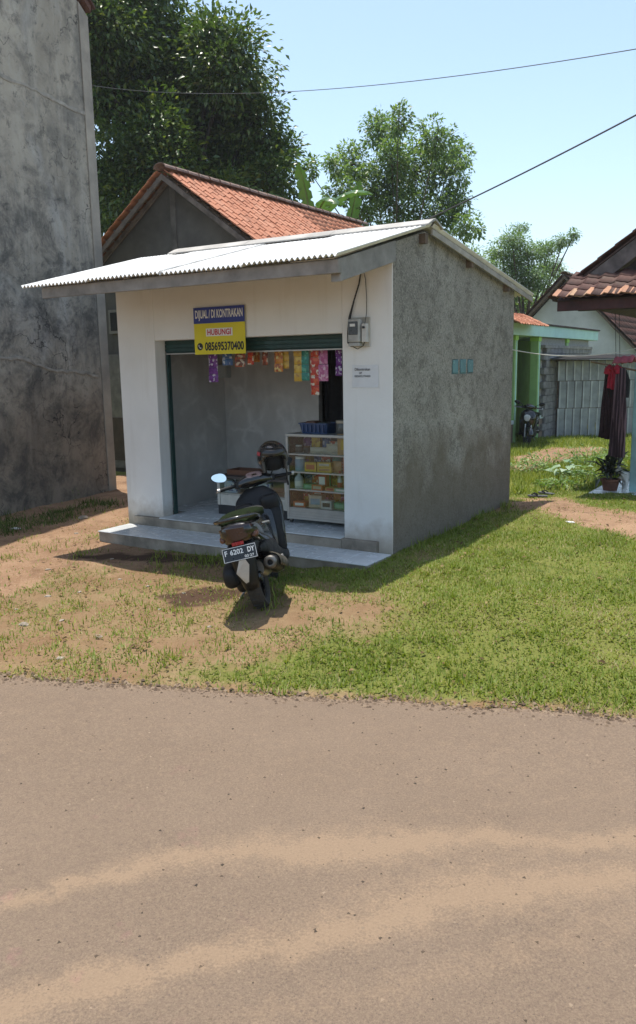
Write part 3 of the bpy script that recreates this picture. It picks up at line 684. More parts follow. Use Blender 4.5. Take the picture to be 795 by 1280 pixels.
def goods(kind, x_, y_, k, w_, h_, d_, m, label, cat, m2=None, z_=None, cw_=None):
    base = (SHZ[k] if z_ is None else z_)+.0008; h_ *= 1.0 if z_ is not None or 'lower yellow' in label else 1.18; w_ *= 1.1
    t = local_thing({'box': 'goods_box', 'bottle': 'bottle', 'pouch': 'goods_packet', 'jar': 'goods_jar'}[kind], label, cat, CX0+x_, CYF+y_, ZF+base, random.uniform(-.15, .15))
    if kind == 'box':
        b_ = MB().box((-w_/2, -d_/2, 0), (w_/2, d_/2, h_)).build('carton', m, t, bevel=.002, seg=1)
        MB().box((-w_*.36, -d_/2-.0012, h_*.25), (w_*.36, -d_/2-.0002, h_*.75)).build('printed_panel', m2 or WHT, t)
    elif kind == 'bottle':
        r = w_/2; MB().lathe([(0, 0), (r*.92, 0), (r, .006), (r, h_*.5), (r*.9, h_*.6), (r*.38, h_*.75), (r*.34, h_*.86), (0, h_*.86)], 16, 'z').build('bottle_body', m, t, smooth=True)
        MB().lathe([(r*.44, h_*.84), (r*.46, h_), (0, h_)], 12, 'z').build('cap', m2 or WHT, t, smooth=True)
        MB().lathe([(r*1.02, h_*.15), (r*1.02, h_*.42)], 16, 'z').build('label_band', m2 or WHT, t, smooth=True)
    elif kind == 'jar':
        r = w_/2; MB().lathe([(0, 0), (r*.95, 0), (r, .008), (r, h_*.78), (r*.86, h_*.84), (0, h_*.84)], 18, 'z').build('jar_body', m, t, smooth=True)
        MB().lathe([(r*.92, h_*.83), (r*.94, h_), (0, h_)], 18, 'z').build('lid', m2 or WHT, t, smooth=True)
    else:
        key = MB(); me = pouch_mesh(w_, h_, d_); me.materials.append(m); o_ = inst('pouch', me, t, T(0, 0, h_, 0, .0)); 
        MB().box((-w_/2, -.002, h_-.008), (w_/2, .002, h_+.001)).build('seal', m2 or m, t)
    return t
C_ = lambda n, c: mat('goods_'+n, c, .4, .12, 20, bmp=0)
PINK = C_('pinkish', (.45, .07, .14)); GRN = C_('green', (.08, .32, .16)); LGRN = C_('mint', (.22, .50, .34)); YLW = C_('yellow', (.62, .40, .03)); ORG = C_('orange', (.50, .12, .03)); CRM = C_('cream', (.52, .46, .36)); TAN = C_('tan', (.45, .25, .08)); NAVY = C_('navy', (.03, .05, .16)); PALE = C_('pale', (.58, .60, .60)); DRK = C_('dark', (.04, .05, .05)); RED_ = C_('red', (.45, .05, .035)); BRN = C_('brown', (.14, .06, .035)); SKY = C_('sky', (.22, .36, .48))
G = goods
# bottom shelf
G('box', .12, .10, 0, .13, .05, .10, ORG, 'flat orange carton at the left end of the bottom shelf', 'box')
G('box', .30, .14, 0, .14, .11, .10, CRM, 'cream carton with orange sleeve on the bottom shelf', 'box', SKY)
G('box', .46, .10, 0, .11, .075, .09, PALE, 'small white carton with dark print on the bottom shelf', 'box', DRK)
G('box', .60, .15, 0, .13, .06, .10, GRN, 'green carton lying low on the bottom shelf', 'box', LGRN)
G('bottle', .72, .10, 0, .07, .19, .07, NAVY, 'dark blue bottle with pale label on the bottom shelf', 'bottle')
G('bottle', .81, .12, 0, .06, .17, .06, BRN, 'brown bottle beside the dark blue bottle on the bottom shelf', 'bottle')
G('box', .24, .28, 0, .10, .15, .08, ORG, 'upright orange carton at the back of the bottom shelf', 'box')
G('box', .93, .12, 0, .12, .12, .10, CRM, 'cream carton at the far end of the bottom shelf', 'box')
# second shelf
G('bottle', .10, .10, 1, .09, .165, .09, PALE, 'white plastic bottle with rounded shoulders on the second shelf', 'bottle')
G('box', .24, .12, 1, .13, .045, .10, GRN, 'flat green carton beside the white bottle', 'box', LGRN)
G('box', .39, .13, 1, .10, .155, .06, RED_, 'upright red and white carton on the second shelf', 'box')
G('box', .37, .055, 1, .13, .05, .05, ORG, 'low orange carton in front of the red carton', 'box', CRM)
G('bottle', .60, .12, 1, .05, .18, .05, PALE, 'slim white bottle with red cap on the second shelf', 'bottle', RED_)
G('box', .52, .08, 1, .10, .035, .08, TAN, 'flat tan carton before the slim bottle', 'box', RED_)
G('box', .66, .07, 1, .15, .03, .07, LGRN, 'flat mint green carton on the second shelf', 'box')
G('box', .80, .13, 1, .12, .07, .08, PALE, 'pale blue-white carton on the second shelf', 'box', SKY)
G('bottle', .90, .10, 1, .07, .15, .07, NAVY, 'navy bottle at the far end of the second shelf', 'bottle')
# third shelf
G('jar', .11, .12, 2, .11, .13, .11, SKY, 'pale blue jar with white lid on the third shelf', 'jar')
G('box', .27, .10, 2, .13, .085, .08, YLW, 'bright yellow carton with orange print on the third shelf', 'box', ORG)
G('box', .44, .10, 2, .15, .055, .08, YLW, 'lower yellow carton of the stacked pair on the third shelf', 'box', TAN)
G('box', .44, .10, 2, .15, .05, .08, YLW, 'upper yellow carton of the stacked pair on the third shelf', 'box', CRM, z_=SHZ[2]+.056)
G('pouch', .57, .12, 2, .09, .10, .04, TAN, 'tan packet leaning on the third shelf', 'packet')
G('pouch', .71, .09, 2, .10, .15, .05, ORG, 'orange red snack packet on the third shelf', 'packet', RED_)
G('pouch', .83, .12, 2, .11, .13, .05, LGRN, 'mint green packet on the third shelf', 'packet')
G('jar', .94, .14, 2, .10, .12, .10, CRM, 'cream jar at the far end of the third shelf', 'jar')
# top shelf
G('jar', .08, .14, 3, .07, .07, .07, DRK, 'small dark jar at the corner of the top shelf', 'jar', PALE)
G('jar', .17, .16, 3, .07, .06, .07, DRK, 'small dark jar next to the corner jar', 'jar', BRN)
G('pouch', .34, .14, 3, .20, .055, .05, CRM, 'low cream packet lying on the top shelf', 'packet')
G('pouch', .52, .14, 3, .16, .09, .06, CRM, 'plump cream packet on the top shelf', 'packet')
G('box', .74, .16, 3, .26, .185, .16, TAN, 'large tan cardboard box filling the top shelf', 'box', YLW)
G('box', .95, .16, 3, .10, .15, .14, ORG, 'orange carton beside the large tan box', 'box')
PRN = ['red', 'orange', 'yellow', 'green', 'pink', 'blue', 'brown', 'purple']
for k in range(4):
    for i in range(8):
        hh = random.uniform(.09, .15)
        if (k, i) in ((3, 5), (3, 6), (3, 7)): continue
        G(('box', 'pouch', 'box', 'pouch')[(i+k) % 4], .10+i*.12, .29, k, .095, hh, .07, PR_M[PRN[(i*3+k*5) % 8]], ['bottom', 'second', 'third', 'top'][k]+' shelf back row '+['', 'plump '][(i+k) % 2]+PRN[(i*3+k*5) % 8]+' printed '+('packet', 'carton')[(i+k) % 2 == 0], 'packet' if (i+k) % 2 else 'box', m2=PR_M[PRN[(i*5+k+2) % 8]])
# on top of the case
bk = local_thing('plastic_basket', 'blue plastic basket on top of the glass display case', 'basket', CX0+.31, CYF+.18, ZF+ch+.001)
BLUEP = mat('blue_plastic', (.025, .06, .16), .4, .15, 10)
mbk = MB()
def rrect(w_, d_, z_): return [(sx*w_/2*(1-(.12 if c2 else 0)), sy*d_/2*(1-(0 if c2 else .12)), z_) for sx, sy, c2 in ((1, -1, 0), (1, 1, 0), (1, 1, 1), (-1, 1, 1), (-1, 1, 0), (-1, -1, 0), (-1, -1, 1), (1, -1, 1))]
mbk.loft([rrect(.30, .2, 0), rrect(.35, .24, .10), rrect(.37, .26, .10), rrect(.37, .26, .112), rrect(.335, .225, .112), rrect(.285, .185, .008)]); mbk.build('basket_shell', BLUEP, bk)
for i in range(6): MB().box((-.13+i*.05, -.128, .02), (-.115+i*.05, -.108, .095)).build('rib', BLUEP, bk)
MB().box((-.13, -.07, .01), (.0, .07, .13)).build('dark_bundle', BRN, bk, bevel=.02)
MB().box((.01, -.06, .01), (.13, .06, .12)).build('dark_bundle', DRK, bk, bevel=.02)
jr = local_thing('jar', 'clear jar with pale lid standing beside the blue basket', 'jar', CX0+.60, CYF+.2, ZF+ch+.001)
MB().lathe([(0, 0), (.075, 0), (.08, .01), (.08, .10), (.07, .115), (0, .115)], 18, 'z').build('jar_body', mat('jar_plastic', (.10, .10, .09), .2, .1), jr, smooth=True)
MB().lathe([(.076, .112), (.078, .14), (0, .14)], 18, 'z').build('lid', CRM, jr, smooth=True)
pk_ = local_thing('bottle', 'pink bottle on the display case against the door jamb', 'bottle', CX0+.90, CYF+.15, ZF+ch+.001)
MB().lathe([(0, 0), (.05, 0), (.055, .01), (.055, .16), (.03, .21), (.02, .22), (.02, .27), (0, .27)], 16, 'z').build('bottle_body', PINK, pk_, smooth=True)
MB().lathe([(.024, .26), (.024, .31), (0, .31)], 12, 'z').build('cap', RED_, pk_, smooth=True)

# ---- low counter behind the scooter
lc = local_thing('low_counter', 'low white metal framed glass counter standing behind the parked scooter', 'counter', -2.50, .45, ZF)
lw, ld, lh = .98, .40, .45
WFR = mat('cream_frame', (.55, .53, .47), .5, .12, 10)
for (xa, ya) in ((0, 0), (lw-.035, 0), (0, ld-.035), (lw-.035, ld-.035), (lw/2-.02, 0)): MB().box((xa, ya, .105), (xa+.035, ya+.035, lh-.032)).build('post', WFR, lc, bevel=.003)
MB().box((-.01, -.01, lh-.03), (lw+.01, ld+.01, lh)).build('counter_top', mat('dark_board', (.07, .06, .055), .5, .2), lc, bevel=.004)
MB().box((.005, .005, .0), (lw-.005, ld-.005, .104)).build('plinth', mat('plinth_black', (.025, .025, .028), .6), lc, bevel=.004)
for (xa, xb) in ((.036, lw/2-.021), (lw/2+.016, lw-.036)):
    MB().box((xa, .012, .106), (xb, .018, .23)).build('lower_panel', WFR, lc, bevel=.002, seg=1)
    p_ = MB().box((xa, .010, .25), (xb, .014, lh-.034)).build('glass_pane', GLASS, lc)
    b_ = MB().box((xa+.02, .06, .247), (xa+.21, .12, .385)).build('packet_row', mat_print('print_bluewhite', (.55, .58, .62), (.35, .45, .60), (.10, .12, .25), 22), lc, bevel=.004)
MB().box((.036, .02, .235), (lw-.036, ld-.036, .245)).build('shelf', WFR, lc)
MB().box((.03, ld-.02, .106), (lw-.03, ld-.012, lh-.034)).build('back_board', mat('case_back', (.20, .21, .20)), lc)
bd = local_thing('cardboard_tray', 'brown cardboard tray on the low counter behind the scooter', 'tray', -2.22, .66, ZF+lh+.001)
MB().box((-.20, -.12, 0), (.20, .12, .008)).build('tray_base', BRN, bd)
for a_, b_ in (((-.20, -.12, .009), (.20, -.112, .06)), ((-.20, .112, .009), (.20, .12, .06)), ((-.20, -.111, .009), (-.192, .111, .06)), ((.192, -.111, .009), (.20, .111, .06))): MB().box(a_, b_).build('tray_side', BRN, bd)

# ------------------------------------------------------------------ scooter (local: x forward, y left, z up, rear axle above x=0)
def sgp(v_, e): return math.copysign(abs(v_)**e, v_)
def ringx(x_, cy, cz, ry, rz, n=2.6, N=22): return [(x_, cy+ry*sgp(cos(2*pi*k/N), 2/n), cz+rz*sgp(sin(2*pi*k/N), 2/n)) for k in range(N)]
def ringz(z_, cx, cy, rx_, ry, n=2.8, N=22): return [(cx+rx_*sgp(cos(2*pi*k/N), 2/n), cy+ry*sgp(sin(2*pi*k/N), 2/n), z_) for k in range(N)]
def ringy(y_, cx, cz, rx_, rz, n=2.4, N=18): return [(cx+rx_*sgp(cos(2*pi*k/N), 2/n), y_, cz+rz*sgp(sin(2*pi*k/N), 2/n)) for k in range(N)]
def spl(rows, f, k=4):
    """interpolate rows of numbers (Catmull-Rom) and build rings"""
    R = np.array(rows, float); out = []
    for i in range(len(R)-1):
        p0, p1, p2, p3 = R[max(i-1, 0)], R[i], R[i+1], R[min(i+2, len(R)-1)]
        for t in np.linspace(0, 1, k, endpoint=False):
            out.append(.5*((2*p1)+(-p0+p2)*t+(2*p0-5*p1+4*p2-p3)*t*t+(-p0+3*p1-3*p2+p3)*t**3))
    out.append(R[-1]); return [f(*o) for o in out]
LENS = mat('tail_lens', (.040, .014, .009), .12, .2, 20, bmp=0, coat=.5)
REFL = mat('red_reflector', (.35, .012, .015), .25, .1, 20, bmp=0)
CAMO = mat('camouflage_cloth', (.012, .022, .005), .95, .3, 30, bmp=.3, bscale=120, spec=.1, col2=(.004, .005, .0035))
SEATM = mat('seat_vinyl', (.020, .020, .021), .55, .2, 20, bmp=.2, bscale=200, bdist=.001)
MIRR, _nt, _p = base_mat('mirror_glass'); _p.inputs['Metallic'].default_value = 1; _p.inputs['Roughness'].default_value = .05; _p.inputs['Base Color'].default_value = (.86, .9, .93, 1)
STEER = Matrix.Translation((1.02, 0, 0)) @ Matrix.Rotation(rad(24), 4, 'Z') @ Matrix.Translation((-1.02, 0, 0))

def make_wheel(t, cx, cz, R, hw, steer=False):
    prof = [(R-.066, -hw*.62), (R-.045, -hw*.95), (R-.02, -hw), (R-.006, -hw*.62), (R, 0), (R-.006, hw*.62), (R-.02, hw), (R-.045, hw*.95), (R-.066, hw*.62)]
    wl = MB().lathe([(R-.070, -hw*.55), (R-.085, -hw*.5), (R-.09, 0), (R-.085, hw*.5), (R-.070, hw*.55), (R-.074, 0)], 36, 'y', (cx, 0, cz), closed=True).build('wheel', BLACKG, t, smooth=True)
    ty = MB().lathe(prof, 40, 'y', (cx, 0, cz), closed=True)
    for k in range(40):       # tread blocks
        a_ = 2*pi*k/40; s_ = -1 if k % 2 else 1
        M_ = Matrix.Translation((cx, 0, cz)) @ Matrix.Rotation(-a_, 4, 'Y')
        ty.box((R-.008, s_*.004 if s_ > 0 else -hw*.72, -.010), (R+.0025, hw*.72 if s_ > 0 else -.004, .010), M_)
    ty.build('tyre', RUBBER, wl, smooth=True)
    sp = MB()
    for k in range(5):
        a_ = 2*pi*k/5+.3; M_ = Matrix.Translation((cx, 0, cz)) @ Matrix.Rotation(-a_, 4, 'Y')
        sp.box((.03, -.012, -.013), (R-.083, .012, .013), M_)
    sp.lathe([(0, -.045), (.04, -.045), (.045, -.03), (.045, .03), (.04, .045), (0, .045)], 18, 'y', (cx, 0, cz)); sp.build('spokes', BLACKG, wl)
    if steer: wl.matrix_local = STEER
    return wl

def make_scooter(label, group=None):
    t = thing('motor_scooter', label, 'scooter', group=group)
    make_wheel(t, 0, .245, .245, .054); make_wheel(t, 1.255, .24, .24, .041, True)
    def lo(name, rows, f, m, par=t, k=4, st=False, N=None):
        o = MB().loft(spl(rows, f, k)).build(name, m, par, smooth=True)
        if st: o.matrix_local = STEER
        return o
    tail = lo('tail_cowl', [(-.385, 0, .665, .08, .03), (-.35, 0, .655, .118, .062), (-.25, 0, .640, .146, .090), (-.1, 0, .615, .158, .115), (.1, 0, .59, .160, .138), (.3, 0, .55, .150, .17), (.45, 0, .51, .140, .20), (.56, 0, .48, .115, .20), (.60, 0, .47, .09, .18)], ringx, BLACKG)
    for s_ in (-1, 1):
        MB().tube([(-.28, s_*.118, .665), (-.1, s_*.145, .655), (.1, s_*.156, .645), (.3, s_*.155, .63), (.48, s_*.132, .60)], [.003, .007, .008, .008, .004], 6).build('trim_stripe', SILVER, tail, smooth=True)
        lo('lower_side_cover', [(-.14, s_*.10, .47, .012, .02), (0, s_*.118, .46, .03, .05), (.2, s_*.128, .42, .032, .085), (.4, s_*.13, .38, .034, .10), (.55, s_*.13, .33, .034, .07), (.72, s_*.15, .285, .035, .05), (.86, s_*.155, .28, .03, .045)], ringx, BLACKP)
    seat = lo('seat', [(-.315, 0, .720, .05, .012), (-.27, 0, .728, .095, .022), (-.15, 0, .740, .128, .032), (0, 0, .744, .140, .036), (.14, 0, .742, .142, .036), (.24, 0, .735, .140, .036), (.36, 0, .732, .132, .040), (.5, 0, .728, .11, .042), (.6, 0, .722, .08, .036), (.66, 0, .71, .045, .02)], ringx, SEATM)
    cov = MB()
    rows = spl([(-.335, 0, .722, .080, .018), (-.27, 0, .730, .118, .030), (-.15, 0, .742, .146, .040), (0, 0, .745, .155, .042), (.14, 0, .742, .155, .042), (.22, 0, .735, .152, .040)], ringx, 4)
    for i, r_ in enumerate(rows):
        rows[i] = [(p[0]+.006*sin(k*2.1+i), p[1]*(1+.03*sin(k*1.7+i*.9)), p[2]-.014*(abs(sin(k*1.3+i*.6)) if p[2] < .75 else .0)) for k, p in enumerate(r_)]
    cov.loft(rows); cov.build('seat_cover', CAMO, seat, smooth='all')
    MB().tube([(.0, .135, .70), (-.16, .162, .725), (-.29, .15, .745), (-.385, .085, .752), (-.405, 0, .753), (-.385, -.085, .752), (-.29, -.15, .745), (-.16, -.162, .725), (.0, -.135, .70)], [.012, .014, .014, .015, .016, .015, .014, .014, .012], 10).build('grab_rail', BLACKG, t, smooth=True)
    # tail lamp
    tl_ = MB(); n_, m2 = 10, 5
    for j in range(m2+1):
        for i in range(n_+1):
            a_ = -1+2*i/n_; zz = .705-.13*j/m2; tl_.v.append((-.398+.06*a_*a_+.02*(1-j/m2)*-.4, (.128-.030*j/m2)*a_, zz-.02*a_*a_*(1-j/m2)))
    tl_.f = [(j*(n_+1)+i, j*(n_+1)+i+1, (j+1)*(n_+1)+i+1, (j+1)*(n_+1)+i) for j in range(m2) for i in range(n_)]
    lamp = tl_.build('tail_lamp', LENS, t, smooth=True); md = lamp.modifiers.new('thick', 'SOLIDIFY'); md.thickness = .02
    lo('lamp_housing', [(-.37, 0, .585, .06, .012), (-.33, 0, .59, .09, .03), (-.2, 0, .57, .10, .05), (-.05, 0, .52, .10, .06)], ringx, BLACKP)
    for s_ in (-1, 1):
        ti = lo('turn_signal', [(-.33, s_*.115, .60, .008, .008), (-.31, s_*.122, .605, .022, .022), (-.25, s_*.128, .61, .022, .026), (-.18, s_*.128, .61, .008, .014)], ringx, mat('amber_lens', (.13, .045, .018), .2, .2, 20, bmp=0))
    MB().box((-.408, -.045, .556), (-.392, .045, .582)).build('reflector', REFL, t, bevel=.004)
    # number plate
    PM = Matrix.Translation((-.418, 0, .50)) @ Matrix.Rotation(-pi/2, 4, 'Z') @ Matrix.Rotation(pi/2-.16, 4, 'X')
    pl_ = MB().box((-.128, -.053, -.004), (.128, .053, 0)).build('number_plate', mat('plate_black', (.012, .014, .02), .35, .15, 20, bmp=0), t, bevel=.002, seg=1); pl_.matrix_local = PM
    for a_ in ((-.125, -.050, .0003, -.122, .050), (.122, -.050, .0003, .125, .050)): MB().box((a_[0], a_[1], .0002), (a_[3], a_[4], .0012)).build('border', WHT, pl_)
    for yy_ in (-.050, .047): MB().box((-.1215, yy_, .0002), (.1215, yy_+.003, .0012)).build('border', WHT, pl_)
    text('F', .02, .038, WHT, pl_, T(-.100, .015, .0014), bold=.02); text('6202', .098, .038, WHT, pl_, T(-.020, .015, .0014), bold=.02); text('DY', .052, .038, WHT, pl_, T(.088, .015, .0014), bold=.02)
    text('03·27', .07, .019, WHT, pl_, T(.068, -.030, .0014), bold=.01)
    # mudguard behind the wheel with a silver kite-shaped sticker
    mg = MB(); prof = [(-.30, .60, .085), (-.385, .55, .100), (-.40, .45, .096), (-.395, .36, .086), (-.365, .27, .070), (-.335, .20, .054)]
    rows = []
    for (xx_, zz, hw) in prof: rows.append([(xx_+.07*(a_*a_), hw*a_, zz) for a_ in np.linspace(-1, 1, 9)])
    mg.loft(rows, cap=False, closed=False); mo = mg.build('rear_mudguard', BLACKP, t, smooth=True); md = mo.modifiers.new('thick', 'SOLIDIFY'); md.thickness = .006
    kt = MB().add([(-.409, .012, .462), (-.4135, -.028, .445), (-.4085, -.046, .40), (-.398, -.012, .275), (-.394, .012, .268), (-.4075, .062, .355)], [(0, 1, 2, 3, 4, 5)])
    k_ = kt.build('silver_sticker', SILVER, mo); md = k_.modifiers.new('thick', 'SOLIDIFY'); md.thickness = .003
    # engine, transmission and exhaust
    lo('transmission_case', [(-.10, .10, .245, .02, .05), (-.06, .115, .245, .045, .085), (.1, .125, .25, .05, .085), (.3, .125, .25, .05, .085), (.42, .115, .25, .045, .08), (.47, .10, .25, .02, .05)], ringx, BLACKP)
    lo('air_box', [(-.30, .125, .31, .02, .035), (-.26, .14, .31, .06, .075), (-.12, .145, .33, .066, .095), (.08, .135, .36, .056, .085), (.2, .12, .38, .03, .05)], ringx, BLACKP)
    lo('inner_fender', [(-.33, 0, .50, .06, .05), (-.26, 0, .50, .10, .08), (-.05, 0, .545, .115, .05), (.2, 0, .50, .12, .10), (.42, 0, .40, .11, .14)], ringx, BLACKP)
    lo('engine_block', [(.10, 0, .30, .06, .06), (.2, 0, .29, .09, .09), (.4, 0, .28, .09, .09), (.55, 0, .28, .07, .07)], ringx, STEEL)
    mu = lo('muffler', [(.38, -.135, .245, .02, .02), (.30, -.145, .26, .045, .045), (.2, -.155, .285, .062, .058), (.0, -.165, .325, .060, .056), (-.15, -.170, .352, .057, .054), (-.2, -.170, .36, .050, .048)], ringx, BLACKP)
    MB().lathe([(.050, .03), (.052, .0), (.045, -.012), (.030, -.018), (.022, -.016), (.022, .03)], 20, 'x', (-.212, -.170, .361)).build('end_cap', mat('sooty_steel', (.20, .19, .175), .5, .4, 14, metal=.7), mu, smooth=True)
    MB().lathe([(.0, .02), (.022, .02), (.022, .021), (0, .021)], 12, 'x', (-.212, -.170, .361)).build('outlet', DARKW, mu)
    hsd = MB(); rows = []
    for x_, cz in ((.24, .275), (.1, .305), (-.02, .332), (-.14, .352)): rows.append([(x_, -.165-.078*cos(a_), cz+.078*sin(a_)) for a_ in np.linspace(-.5, 1.5, 8)])
    hsd.loft(rows, cap=False, closed=False); h_ = hsd.build('heat_shield', mat('worn_shield', (.10, .085, .06), .5, .4, 14, metal=.3), mu, smooth=True); md = h_.modifiers.new('thick', 'SOLIDIFY'); md.thickness = .005
    MB().tube([(.55, -.04, .20), (.48, -.10, .19), (.38, -.135, .245)], .016, 8).build('exhaust_pipe', STEEL, mu, smooth=True)
    MB().tube([(-.02, .10, .30), (.03, .115, .58)], [.02, .02], 8).build('shock_absorber', STEEL, t, smooth=True)
    for s_ in (-1, 1): MB().tube([(.16, s_*.12, .335), (.16, s_*.225, .345)], [.014, .016], 8).build('foot_peg', SILVER, t, smooth=True)
    MB().box((.52, -.16, .265), (.90, .16, .30)).build('floorboard', BLACKP, t, bevel=.012)
    lo('under_frame', [(.48, 0, .24, .08, .03), (.7, 0, .22, .10, .04), (.95, 0, .26, .09, .05)], ringx, BLACKP)
    # front: leg shield, apron
    lo('leg_shield', [(.26, .90, 0, .03, .165), (.34, .885, 0, .045, .175), (.5, .90, 0, .06, .195), (.68, .93, 0, .065, .212), (.8, .955, 0, .06, .195), (.87, .98, 0, .05, .13), (.905, .99, 0, .035, .08)], ringz, BLACKP)
    ap = lo('front_apron', [(.33, 1.02, 0, .05, .09), (.42, 1.045, 0, .07, .13), (.58, 1.06, 0, .085, .185), (.72, 1.06, 0, .085, .20), (.83, 1.045, 0, .065, .16), (.90, 1.02, 0, .04, .08)], ringz, BLACKG)
    lo('headlight', [(.60, 1.125, 0, .016, .03), (.66, 1.132, 0, .022, .07), (.74, 1.125, 0, .024, .085), (.80, 1.10, 0, .02, .05)], ringz, mat('headlight_lens', (.62, .63, .62), .12, .1, 20, bmp=0), ap)
    bdg = MB().lathe([(0, -.004), (.03, -.004), (.032, .0), (0, .0)], 20, 'x', (0, 0, 0)); bd_ = bdg.build('shield_badge', WHT, t, smooth=True); bd_.matrix_local = T(.875, -.115, .735) @ Matrix.Diagonal((1, 1.15, .8, 1))
    b2 = MB().lathe([(0, -.005), (.013, -.005), (.013, -.0042), (0, -.0042)], 14, 'x').build('key_cover', BLK, bd_)
    lo('storage_lip', [(.70, .905, -.115, .05, .075), (.76, .905, -.115, .06, .085), (.80, .91, -.115, .055, .08), (.82, .92, -.115, .03, .05)], ringz, BLACKP)
    lo('inner_panel', [(.36, .835, .0, .014, .11), (.5, .84, 0, .018, .125), (.66, .866, 0, .018, .12), (.74, .885, 0, .012, .09)], ringz, BLACKG)
    MB().tube([(.86, .0, .70), (.815, 0, .70), (.80, 0, .715), (.805, 0, .73)], .007, 6).build('bag_hook', STEEL, t, smooth=True)
    lo('pocket_lip', [(.70, .89, .115, .05, .07), (.76, .89, .115, .055, .08), (.785, .90, .115, .03, .06)], ringz, BLACKP)
    for s_ in (-1, 1): MB().tube([(.885, s_*.165, .34), (.875, s_*.185, .5), (.905, s_*.20, .68), (.935, s_*.185, .79), (.965, s_*.125, .865)], .012, 6).build('shield_rim', BLACKG, t, smooth=True)
    # steered parts
    def stp(o): o.matrix_local = STEER; return o
    rows = spl([(-.175, .985, .955, .022, .022), (-.14, .99, .96, .045, .036), (-.08, 1.0, .968, .075, .052), (0, 1.005, .972, .09, .06), (.08, 1.0, .968, .075, .052), (.14, .99, .96, .045, .036), (.175, .985, .955, .022, .022)], ringy)
    hc = stp(MB().loft(rows).build('handlebar_cover', BLACKG, t, smooth=True))
    ip = MB().loft([[(.955+.035*sgp(cos(a_), .7)+q[0], .075*sgp(sin(a_), .7)*q[2], 1.012+q[1]+.55*.035*sgp(cos(a_), .7)) for a_ in np.linspace(0, 2*pi, 18, endpoint=False)] for q in ((0, 0, 1), (0, .012, .95))]); ip.build('instrument_panel', mat('panel_pinkish', (.30, .20, .19), .15, .3, 30, bmp=0), hc, smooth=True)
    for s_ in (-1, 1):
        g_ = stp(MB().tube([(.985, s_*.16, .955), (.965, s_*.22, .955), (.945, s_*.345, .950)], [.013, .017, .016], 10).build('grip', BLACKP, t, smooth=True))
        MB().lathe([(0, -.012), (.019, -.012), (.019, .010), (0, .010)], 12, 'y', (.944, s_*.350, .950)).build('bar_end', SILVER, g_, smooth=True)
        stp(MB().box((.955, s_*.165-.022, .925), (1.005, s_*.165+.022, .985)).build('switch_box', BLACKP, t, bevel=.008))
        stp(MB().tube([(1.0, s_*.17, .945), (1.03, s_*.21, .943), (1.02, s_*.30, .94), (1.0, s_*.36, .938)], [.006, .007, .006, .007], 6).build('brake_lever', STEEL, t, smooth=True))
        ms = stp(MB().tube([(.99, s_*.165, .98), (.985, s_*.19, 1.02), (.975, s_*.25, 1.045), (.97, s_*.29, 1.055)], [.007, .006, .006, .008], 8).build('mirror', BLACKP, t, smooth=True))
        def leafring(x_, f_): 
            return [(x_, s_*(.315+.072*f_*sgp(cos(a_), .8)), 1.060+.042*f_*sgp(sin(a_), 1.0)*(1-.18*cos(a_))+.012*cos(a_)) for a_ in np.linspace(0, 2*pi, 22, endpoint=False)]
        MB().loft([leafring(1.0, .45), leafring(.99, .8), leafring(.975, 1.0), leafring(.962, 1.0)]).build('mirror_shell', BLACKP, ms, smooth=True)
        if s_ > 0: MB().add(leafring(.9605, .92), [tuple(range(22))]).build('mirror_face', MIRR, ms)
    for s_ in (-1, 1): stp(MB().tube([(1.0, s_*.16, .95), (1.06, s_*.14, 1.01), (1.10, s_*.06, .96), (1.06, s_*.03, .86)], .0045, 6).build('control_cable', BLACKP, t, smooth=True))
    stp(MB().tube([(1.04, 0, .90), (1.10, 0, .70), (1.16, 0, .52)], .03, 10).build('steering_column', BLACKP, t, smooth=True))
    for s_ in (-1, 1): stp(MB().tube([(1.15, s_*.075, .55), (1.255, s_*.075, .24)], .017, 8).build('fork_leg', STEEL, t, smooth=True))
    ff = MB(); rows = []
    for a_ in np.linspace(.25, 2.6, 14): rows.append([(1.255+(.275-.02*b_*b_)*cos(a_), .062*b_, .24+(.275-.03*b_*b_)*sin(a_)) for b_ in np.linspace(-1, 1, 7)])
    ff.loft(rows, cap=False, closed=False); f_ = stp(ff.build('front_fender', BLACKG, t, smooth=True)); md = f_.modifiers.new('thick', 'SOLIDIFY'); md.thickness = .005
    MB().tube([(.42, .10, .22), (.36, .17, .12), (.30, .235, .05), (.275, .25, .047)], .011, 8).build('side_stand', STEEL, t, smooth=True)
    return t
sc1 = make_scooter('black motor scooter parked on its side stand before the kiosk step', 'motor scooters in the picture')
RC = gz(330, 766, .02); PSI, LEAN, NOSE = rad(4), rad(13), rad(5)
sc1.location = [float(RC[0]), float(RC[1]), float(H(RC[0], RC[1]))+.0]; sc1.rotation_euler = (-LEAN, NOSE, pi/2-PSI); sc1.scale = (.99,)*3
scm = Matrix.Translation(sc1.location) @ Euler(sc1.rotation_euler).to_matrix().to_4x4() @ Matrix.Scale(.99, 4)
sc2 = copy_tree(sc1)
sc2['label'] = 'black scooter with pale headlight parked at the green terrace in the back yard'
P2 = gy(660, 556, 21.5); sc2.location = [float(P2[0])-.05, float(P2[1]), float(H(P2[0], P2[1]))]; sc2.rotation_euler = (-LEAN*.6, 0, rad(-112)); sc2.scale = (1.05,)*3; sc2.location.x += .3; sc2.location.y += .9

